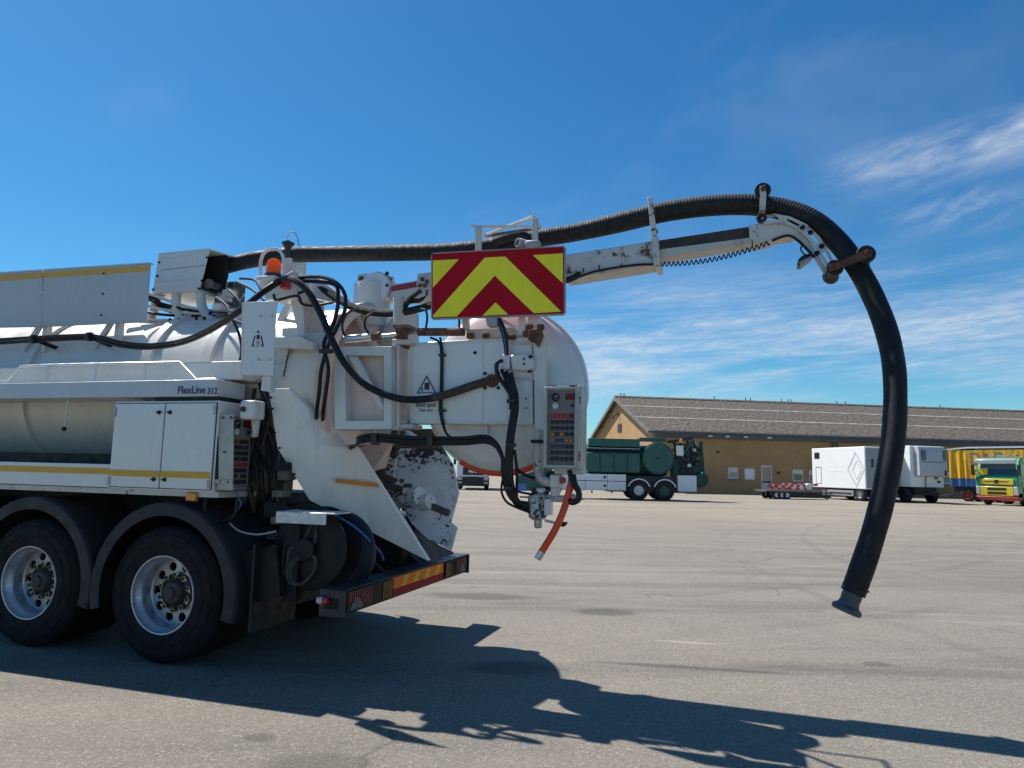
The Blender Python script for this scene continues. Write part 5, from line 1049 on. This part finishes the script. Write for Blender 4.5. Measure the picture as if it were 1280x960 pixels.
# mounting panel on the hatch
pn = DN-.10
pa = plate('hatch_panel', [(512, 428.5), (665, 420.5), (666, 531), (512, 530)], pn, .10, 'white_paint', bevel=.006)
plate('panel_face', [(516.5, 433), (603, 428), (603, 526), (516, 525.5)], pn-.004, .0035, 'white_clean', pa); plate('panel_face', [(606, 428), (634, 426), (634, 526), (606, 526)], pn-.004, .0035, 'white_clean', pa); plate('panel_face', [(637, 478), (660, 477), (660, 525), (637, 525.5)], pn-.004, .0035, 'white_clean', pa)
fr2 = MB(); frame_rect(fr2, 637, 428, 669, 475, 640, 431, 666, 472, pn-.008, .008); fr2.build('valve_recess', 'dirty_paint', pa)
plate('panel_rib', [(606, 531), (608.5, 531), (608.5, 549), (606, 549)], DN-.05, .05, 'white_paint', pa)
plate('hatch_post', [(667, 423), (682, 420), (681, 540), (668, 540)], pn-.01, .09, 'white_paint', bevel=.006)
hp = MB().tube(smooth_path([T(673, 538, .46), T(672.5, 575, .46), T(675, 596, .46), T(684, 602, .46), T(697, 604, .46)], 5), .036, 14).build('support_pipe', 'dirty_paint', vt)
plate('pipe_clamp', [(663, 549.5), (682, 550), (682, 554), (663, 553.5)], .41, .1, 'black_steel', bevel=.003)
bx = plate('valve_head', [(637, 444), (655, 441.5), (666, 447), (666, 461), (655, 463), (640, 463)], pn-.06, .06, 'white_paint', bevel=.012); bolt(663, 446, pn-.062, .014, 'black_steel', bx); bolt(662, 464, pn-.01, .014, 'black_steel', bx); bolt(655, 448.5, pn-.062, .008, 'black_steel', bx); bolt(655, 455, pn-.062, .008, 'black_steel', bx)
pbox('terminal_box', 627.5, 443, 636.5, 461, pn-.07, .05, 'white_clean', bevel=.004)
for x, y in ((594, 441), (606.5, 467), (606.5, 485), (623, 485), (623, 466.5), (657.5, 498.5), (657.5, 510)): bolt(x, y, pn-.004, .013 if x < 650 else .006, 'black_steel', pa)
# board support and latch clutter
for pts, ma in (([(578, 395), (584, 395), (584, 412), (578, 412)], 'dirty_paint'), ([(648, 394), (656, 394), (656, 418), (648, 418)], 'white_paint'), ([(660, 394), (674, 393), (674, 408), (660, 408)], 'white_paint')): plate('board_stay', pts, .44, .06, ma)
plate('latch_rail', [(583, 412), (658, 409), (658, 421), (583, 423)], .47, .06, 'dirty_paint'); plate('stay_brace', [(618, 397), (622, 395), (655, 413), (653, 417)], .46, .03, 'white_paint')
plate('rust_latch', [(660, 412), (675, 410), (677, 420), (672, 433), (668, 428), (660, 425)], .40, .08, 'rust', bevel=.006)
for x, y in ((588, 420), (607, 419), (634, 420), (640, 421), (658, 417), (662, 409), (676, 409)): MB().lathe([(.001, -.03), (.022, -.025), (.026, 0), (.022, .025), (.001, .03)], T(x, y, .44), (1, .2, 0), 10).build('latch_pin', 'rust', vt)
# -- chevron board
CN = .36
cb0 = [(540, 317.5), (704.5, 308.5), (704.5, 391.5), (540, 397.5)]
cbo = plate('chevron_board', cb0, CN, .025, 'red_retro', bevel=0, smooth=0)
b = MB(); Q = [T(x, y, CN-.006) for x, y in cb0]
for i in range(4): b.bar(Q[i], Q[(i+1) % 4], .012, .036, (0, 1, 0))
b2 = MB()
for i in range(4):
    a, c = Q[i], Q[(i+1) % 4]; b2.bar(a+Vector((0, .016, 0)), c+Vector((0, .016, 0)), .004, .028, (0, 0, 1) if i % 2 == 0 else (1, 0, 0))
b2.build('board_edge', 'grey_plastic', cbo, smooth=0)
for pts in ([(541, 325.5), (573.5, 324), (541, 359.5)], [(541, 394.5), (606, 322), (631.5, 320.6), (701.5, 389.5), (667, 391.3), (618.5, 344.5), (571, 395.3), (541.5, 396.5)], [(666, 318.8), (703.5, 316.6), (703.5, 354)], [(603, 394.6), (619.5, 378), (635, 393)]):
    MB().prism([T(x, y, CN-.0025) for x, y in pts], (0, .002, 0)).build('yellow_chevron', 'yellow_retro', cbo, smooth=0)
# frame above the board and camera
for x, yt, yb in ((597, 284, 316), (668, 272, 312)): plate('hoop_post', [(x-3.4, yt), (x+3.4, yt), (x+3.4, yb), (x-3.4, yb)], CN+.03, .035, 'chipped_paint', bevel=.003)
hb = MB(); hb.bar(T(590, 283, CN+.05), T(668, 284, CN+.05), .03, .014); hb.build('hoop_bar', 'white_paint', vt); MB().bar(T(606, 294, CN+.5), T(667, 270.5, CN+.05), .03, .016).build('hoop_bar', 'white_paint', vt); MB().bar(T(597, 284, CN+.05), T(609, 296, CN+.52), .02, .016).build('hoop_bar', 'white_paint', vt)
MB().bar(T(668, 271, CN+.05), T(675, 284, CN+.5), .02, .02).build('hoop_bar', 'white_paint', vt); MB().bar(T(606, 295, CN+.5), T(675, 285, CN+.5), .02, .02).build('hoop_bar', 'old_steel', vt)
p = T(649, 304, CN+.0); co = MB().lathe([(.001, -.012), (.024, -.012), (.03, -.02), (.036, -.02), (.036, .05), (.03, .06), (.001, .06)], p, (.55, .8, -.1), 20).build('rear_camera', 'grey_plastic', vt); MB().lathe([(.022, -.013), (.001, -.016)], p, (.55, .8, -.1), 16).build('lens', 'black_plastic', co); MB().box(p.x+.05, p.x+.16, CN-.02, CN+.06, p.z-.05, p.z+.015).build('camera_housing', 'grey_plastic', co, bevel=.015); plate('camera_arm', [(650, 297), (662, 301), (671, 309), (660, 309), (648, 302)], CN+.0, .05, 'white_clean', co, bevel=.006)
cable('hose_lump', [(618, 302, 1.2), (632, 297, 1.2), (648, 294, 1.2), (662, 300, 1.22)], .05, 'rubber'); plate('board_hook', [(606, 396), (620, 396), (621, 407), (609, 408)], .33, .08, 'grey_plastic', bevel=.008)
# -- blind spot sticker
stk = plate('warning_sticker', [(519.5, 467), (548, 466), (548, 522), (517, 522)], pn-.0065, .002, 'sticker', vt)
frx = MB()
O3 = [(520.5, 492), (545.5, 491), (533.4, 468.5)]; I3 = [(523, 490.6), (543, 489.8), (533.4, 472.2)]
for k in range(3): frx.prism([T(*O3[k], pn-.008), T(*O3[(k+1) % 3], pn-.008), T(*I3[(k+1) % 3], pn-.008), T(*I3[k], pn-.008)], (0, .001, 0))
frx.build('warning_triangle', 'print_dark', stk, smooth=0)
plate('truck_pictogram', [(530.5, 478.5), (536.7, 478), (536.7, 487), (530.5, 487.3)], pn-.008, .001, 'print_black', stk); plate('person_pictogram', [(526.6, 484), (528.2, 484), (528.8, 489.5), (526.8, 489.6)], pn-.008, .001, 'print_black', stk)
text('sticker_lettering', 'Blind spot', .050, 'print_dark', T(519.5, 508.5, pn-.008), (1, 0, 0), (0, 0, 1), stk, .001, sx=.84, extr=.0004); text('sticker_lettering', 'Take care', .038, 'print_dark', T(523, 514.5, pn-.008), (1, 0, 0), (0, 0, 1), stk, .0005, sx=.8, extr=.0004)
# -- rear control box
CB = .30
s0, s1, z0, z1 = rect(682, 485, 722.5, 584, CB)
cb = MB().box(s0, s1, CB+.002, CB+.14, z0, z1).build('rear_control_box', 'stainless', vt, bevel=.004)
fr3 = MB(); fw_ = .016
for a in ((s0-.006, s0+fw_, z0-.006, z1+.006), (s1-fw_, s1+.006, z0-.006, z1+.006), (s0+fw_, s1-fw_, z1-fw_+.004, z1+.006), (s0+fw_, s1-fw_, z0-.006, z0+fw_)): fr3.box(a[0], a[1], CB-.03, CB+.001, a[2], a[3])
fr3.build('box_frame', 'stainless', cb, bevel=.003)
MB().box(s1+.008, s1+.03, CB-.05, CB+.16, z0-.01, z1+.01).build('box_lid', 'stainless', cb, bevel=.003)
for z in (z0+.08, z1-.09): MB().tube(smooth_path([(s1+.02, CB-.05, z-.03), (s1+.03, CB-.075, z), (s1+.02, CB-.05, z+.03)], 4), .006, 6).build('lid_clasp', 'old_steel', cb)
for x in (688, 716): pbox('box_hinge', x-5, 481.5, x+5, 484.5, CB-.005, .1, 'black_steel', cb, .002)
panel_grid((s0+.016, CB+.0015, z0+.014), (1, 0, 0), (0, 0, 1), s1-s0-.032, z1-z0-.03, cb, ['rrrrk', 'kkkkk', 'kkkkk', 'okokk', 'obboo', 'bbbkk', 'kkkkk', 'kkkkk'])
plate('box_tray', [(690, 585), (727, 584), (729, 593), (694, 593)], CB+.02, .16, 'stainless', bevel=.004)
# -- socket, valve and the orange hose below
pbox('socket_box', 687, 593, 701, 610, .40, .1, 'white_paint', bevel=.012); MB().lathe([(.001, -.05), (.07, -.05), (.08, -.02), (.08, .05), (.001, .06)], T(692, 602, .52), (1, 0, 0), 20).build('valve_wheel', 'black_plastic', vt); bolt(704, 600.5, .42, .025, 'red_paint', h=.04)
MB().cyl(T(694, 610, .46), T(694, 620, .46), .035, 14).build('valve_neck', 'white_paint', vt)
MB().tube(smooth_path([T(684, 622, .46), T(700, 623.5, .46), T(716, 622, .46), T(720, 620, .46)], 4), .026, 12).build('valve_arm', 'dirty_paint', vt)
ge = T(672, 634, .42); gb = MB().lathe([(.001, -.10), (.05, -.10), (.065, -.085), (.07, -.03), (.066, .0), (.072, .03), (.066, .07), (.05, .085), (.03, .09), (.028, .14), (.02, .15), (.001, .15)], ge, (.05, 0, -1), 24).build('pump_body', 'mottled_metal', vt)
pbox('pump_plate', 680, 624, 688, 644, .38, .08, 'white_paint', bevel=.004); MB().tube([T(681, 650.5, .40), T(697, 654.5, .40)], .010, 8).build('pump_lever', 'aluminium', vt); plate('lever_grip', [(697, 652.5), (708, 652.5), (708, 655.5), (704, 659), (697, 656.5)], .38, .04, 'black_plastic', bevel=.004)
MB().tube(smooth_path([T(716, 590, .36), T(713.5, 606, .36), T(706.5, 632, .35), (T(695, 660, .34)), T(677, 690, .33)], 6), .0255, 14).build('orange_hose', 'orange_hose', vt)
MB().tube([T(677.5, 689, .33), T(672, 698.5, .33)], [.027, .025], 12).build('hose_tail', 'galvanised', vt)
cable('red_lead', [(722, 585, .33), (719, 592, .34), (715, 600, .36)], .012, 'red_paint')
cable('drop_cable', [(712, 588, .33), (716, 602, .32), (723, 614, .32), (723, 624, .32), (716, 628, .33), (712, 626, .35)], .022)
cable('drop_cable', [(716, 586, .34), (719, 600, .33), (722, 612, .33)], .012)
# -- cable looms
for dn_, dy_ in ((0, -2.0), (.02, 2.2)):
    cable('side_loom', [(-60, 428+dy_, .33+dn_), (0, 426.5+dy_, .33+dn_), (42, 424+dy_, .33+dn_), (112, 421.5+dy_, .33+dn_), (150, 430+dy_, .32+dn_), (190, 433+dy_, .30+dn_), (232, 426+dy_, .26+dn_), (272, 407+dy_, .2+dn_), (305, 384+dy_, .18+dn_), (330, 364+dy_, .22+dn_), (352, 350+dy_, .3+dn_)], .016)
for x, y in ((42, 424), (112, 421)): p = T(x, y, .33); MB().lathe([(.030, -.022), (.042, -.018), (.042, .018), (.030, .022)], p, (1, 0, 0), 12).build('loom_clamp', 'black_plastic', vt); MB().cyl(p, (p.x, .62, p.z-.05), .02, 8).build('clamp_stay', 'black_steel', vt)
cable('big_hose', [(352, 349, .30), (368, 350, .26), (386, 366, .24), (402, 395, .23), (415, 425, .22), (432, 456, .22), (458, 482, .24), (495, 497.5, .30), (530, 499, .36), (560, 493, .40), (590, 483, .43), (606, 478, .44)], .028)
cable('rusty_sleeve', [(540, 497.5, .355), (560, 492.3, .385), (590, 482, .42), (614, 475, .44)], .031, 'rusty_cable'); MB().lathe([(.001, -.03), (.05, -.02), (.055, .02), (.001, .04)], T(615, 476, .45), (0, 1, 0), 14).build('hose_union', 'rust', vt)
for dx_ in (0, 7): cable('upright_hose', [(372, 347+dx_*.6, .32), (400, 346+dx_*.9, .3), (420, 353+dx_*.6, .28), (431-dx_*1.2, 368+dx_, .27), (431-dx_*1.4, 388, .27), (422-dx_*.9, 408, .27), (411-dx_*.9, 430, .27), (402+dx_*1.2, 460, .27), (399+dx_*1.2, 490, .28), (396+dx_*1.2, 512, .36), (395+dx_*1.2, 530, .50), (394+dx_*1.2, 556, .62)], .016)
pbox('hose_clamp', 398, 436, 413, 441, .24, .05, 'black_plastic', bevel=.004)
cable('thick_loom', [(375, 354, .7), (400, 360, .65), (425, 376, .6), (450, 387, .55), (480, 391.5, .52), (510, 389, .5), (542, 381, .48)], .032)
cable('thick_loom', [(490, 391, .5), (505, 384, .5), (514, 372, .5), (526, 363, .5)], .022)
for i in range(4): cable('thin_lead', [(512, 372+i*2, .5), (522+i, 374+i, .48), (532, 370, .48), (534, 365-i, .48)], .007)
for pts in ([(446, 386, .4), (434, 392, .36), (428, 406, .34), (430, 418, .33), (436, 422, .33)], [(466, 391, .42), (458, 396, .36), (456, 408, .34), (462, 418, .33)], [(525, 386, .46), (532, 388, .42), (534, 398, .42), (532, 412, .43)], [(574, 396, .42), (574, 412, .43)]): cable('ram_pipe', pts, .009)
for dx_ in (0, 4): cable('panel_loom', [(538+dx_*3, 422, pn-.01), (549+dx_*.6, 428, pn-.015), (551.5+dx_*.4, 445, pn-.02), (551+dx_*.4, 480, pn-.02), (550+dx_*.4, 510, pn-.02), (553+dx_*.4, 530, pn-.02), (560, 544, pn-.03), (575, 551, pn-.03)], .009)
for y in (443.5, 513): pbox('loom_clip', 548, y-1.5, 556, y+1.5, pn-.035, .03, 'black_plastic', bevel=.003)
for dy_ in (-3.5, .5, 3.5):
    cable('lower_loom', [(428, 566+dy_*.5, .86), (440, 556+dy_, .62), (452, 549+dy_, .40), (470, 547+dy_, .33), (505, 550+dy_, .33), (540, 551+dy_, .33), (580, 551+dy_, .32), (606, 549+dy_, .31), (620, 556+dy_*.6, .31), (628, 572, .31+dy_*.004), (632+dy_, 592, .31), (636+dy_, 610, .32), (645+dy_, 626+dy_*.3, .34), (660, 632+dy_*.8, .38), (668, 634+dy_, .40)], .0145)
for x, y in ((467, 549), (537, 551)): pbox('loom_clamp', x-3.5, y-7, x+3.5, y+7, .30, .07, 'black_plastic', bevel=.004)
for i in range(4):
    cable('hatch_loom', [(620+i*1.6, 398, .38), (626+i*1.8, 412, .36), (630+i*1.4, 428, .36), (632+i, 444, .38)], .008, 'cable' if i != 1 else 'blue_hose')
for i, dx_ in enumerate((-2.5, .5, 3.5)):
    cable('hatch_loom', [(632+dx_*2, 462+i*2, .36), (637+dx_*1.3, 478, .34), (642+dx_, 492, .33), (643+dx_, 510, .32), (640+dx_, 530, .31), (637+dx_, 552, .30), (635.5+dx_, 580, .30), (636+dx_*1.2, 602, .31), (641+dx_, 620, .33), (650+dx_, 632+i, .37), (664, 637+i*1.5, .40)], .0145, 'cable')
cable('hatch_loom', [(628, 450, .36), (621, 455, .34), (622, 468, .34), (631, 482, .33), (638, 494, .33), (639, 512, .32)], .016)
cable('hatch_loom', [(643, 562, .31), (646, 586, .32), (646, 606, .33), (645.5, 622, .34)], .012); cable('thin_lead', [(628, 600, .30), (627, 615, .30), (634, 628, .31), (650, 636, .34), (664, 641, .38)], .009); cable('thin_lead', [(632, 598, .30), (642, 612, .31), (660, 617, .35), (672, 618, .38), (676, 622, .40)], .009); cable('thin_lead', [(644, 585, .34), (655, 593, .36), (668, 598, .42)], .012)
for x, y in ((637, 501), (633, 610), (637, 556)): pbox('loom_clip', x-4, y-2.5, x+6, y+2.5, .275, .05, 'black_plastic', bevel=.004)
for pts in ([(285, 362, .6), (298, 375, .5), (306, 395, .45), (303, 412, .4)], [(295, 352, .7), (315, 362, .6), (330, 376, .5)], [(270, 372, .7), (283, 382, .6), (290, 398, .5), (305, 405, .4)], [(300, 348, .8), (318, 350, .7), (326, 362, .6)], [(288, 395, .5), (298, 415, .45), (302, 440, .42), (296, 462, .42)], [(342, 368, .4), (345, 376, .4), (352, 374, .4), (372, 370, .4), (378, 380, .45), (392, 382, .45), (416, 378, .4)], [(376, 378, .48), (372, 368, .44), (386, 362, .4)]): cable('thin_lead', pts, .012)
# fittings on the sunlit tank top
for i in range(12):
    x, y = random.uniform(262, 300), random.uniform(362, 398); p = T(x, y, random.uniform(.8, 1.2)); MB().box(p.x-.05, p.x+.05, p.y-.03, p.y+.06, p.z-.03, p.z+.03).build('valve_fitting', random.choice(['dirty_paint', 'old_steel', 'white_paint']), vt, bevel=.006)
pbox('hood_valve', 276, 352, 290, 382, 1.05, .2, 'sludge_paint', bevel=.01)
# -- cab and front of the truck, beyond the left edge of the picture
MB().prism([(-6.0, .02, .9), (-6.0, .02, 3.2), (-7.5, .02, 3.2), (-7.9, .02, 2.2), (-8.0, .02, .6), (-7.3, .02, .45), (-6.2, .02, .5)], (0, 2.46, 0)).build('cab', 'white_clean', vt, bevel=.06)
for y, sg in ((0., 1), (2.5, -1)):
    e = sub_empty('wheel', vt, (-6.6, y, .52)); MB().lathe([(.28, .03), (.4, 0), (.5, .02), (.52, .06), (.52, .26), (.5, .3), (.28, .3)], (0, 0, 0), (0, sg, 0), 36).build('tyre', 'tyre', e); MB().lathe([(.29, .03), (.27, .02), (.2, -.03), (.001, -.04)], (0, 0, 0), (0, sg, 0), 30).build('rim', 'rim_metal', e)
MB().box(-7.3, -6.4, -.002, .018, 1.9, 2.8).build('cab_window', 'glass', vt)
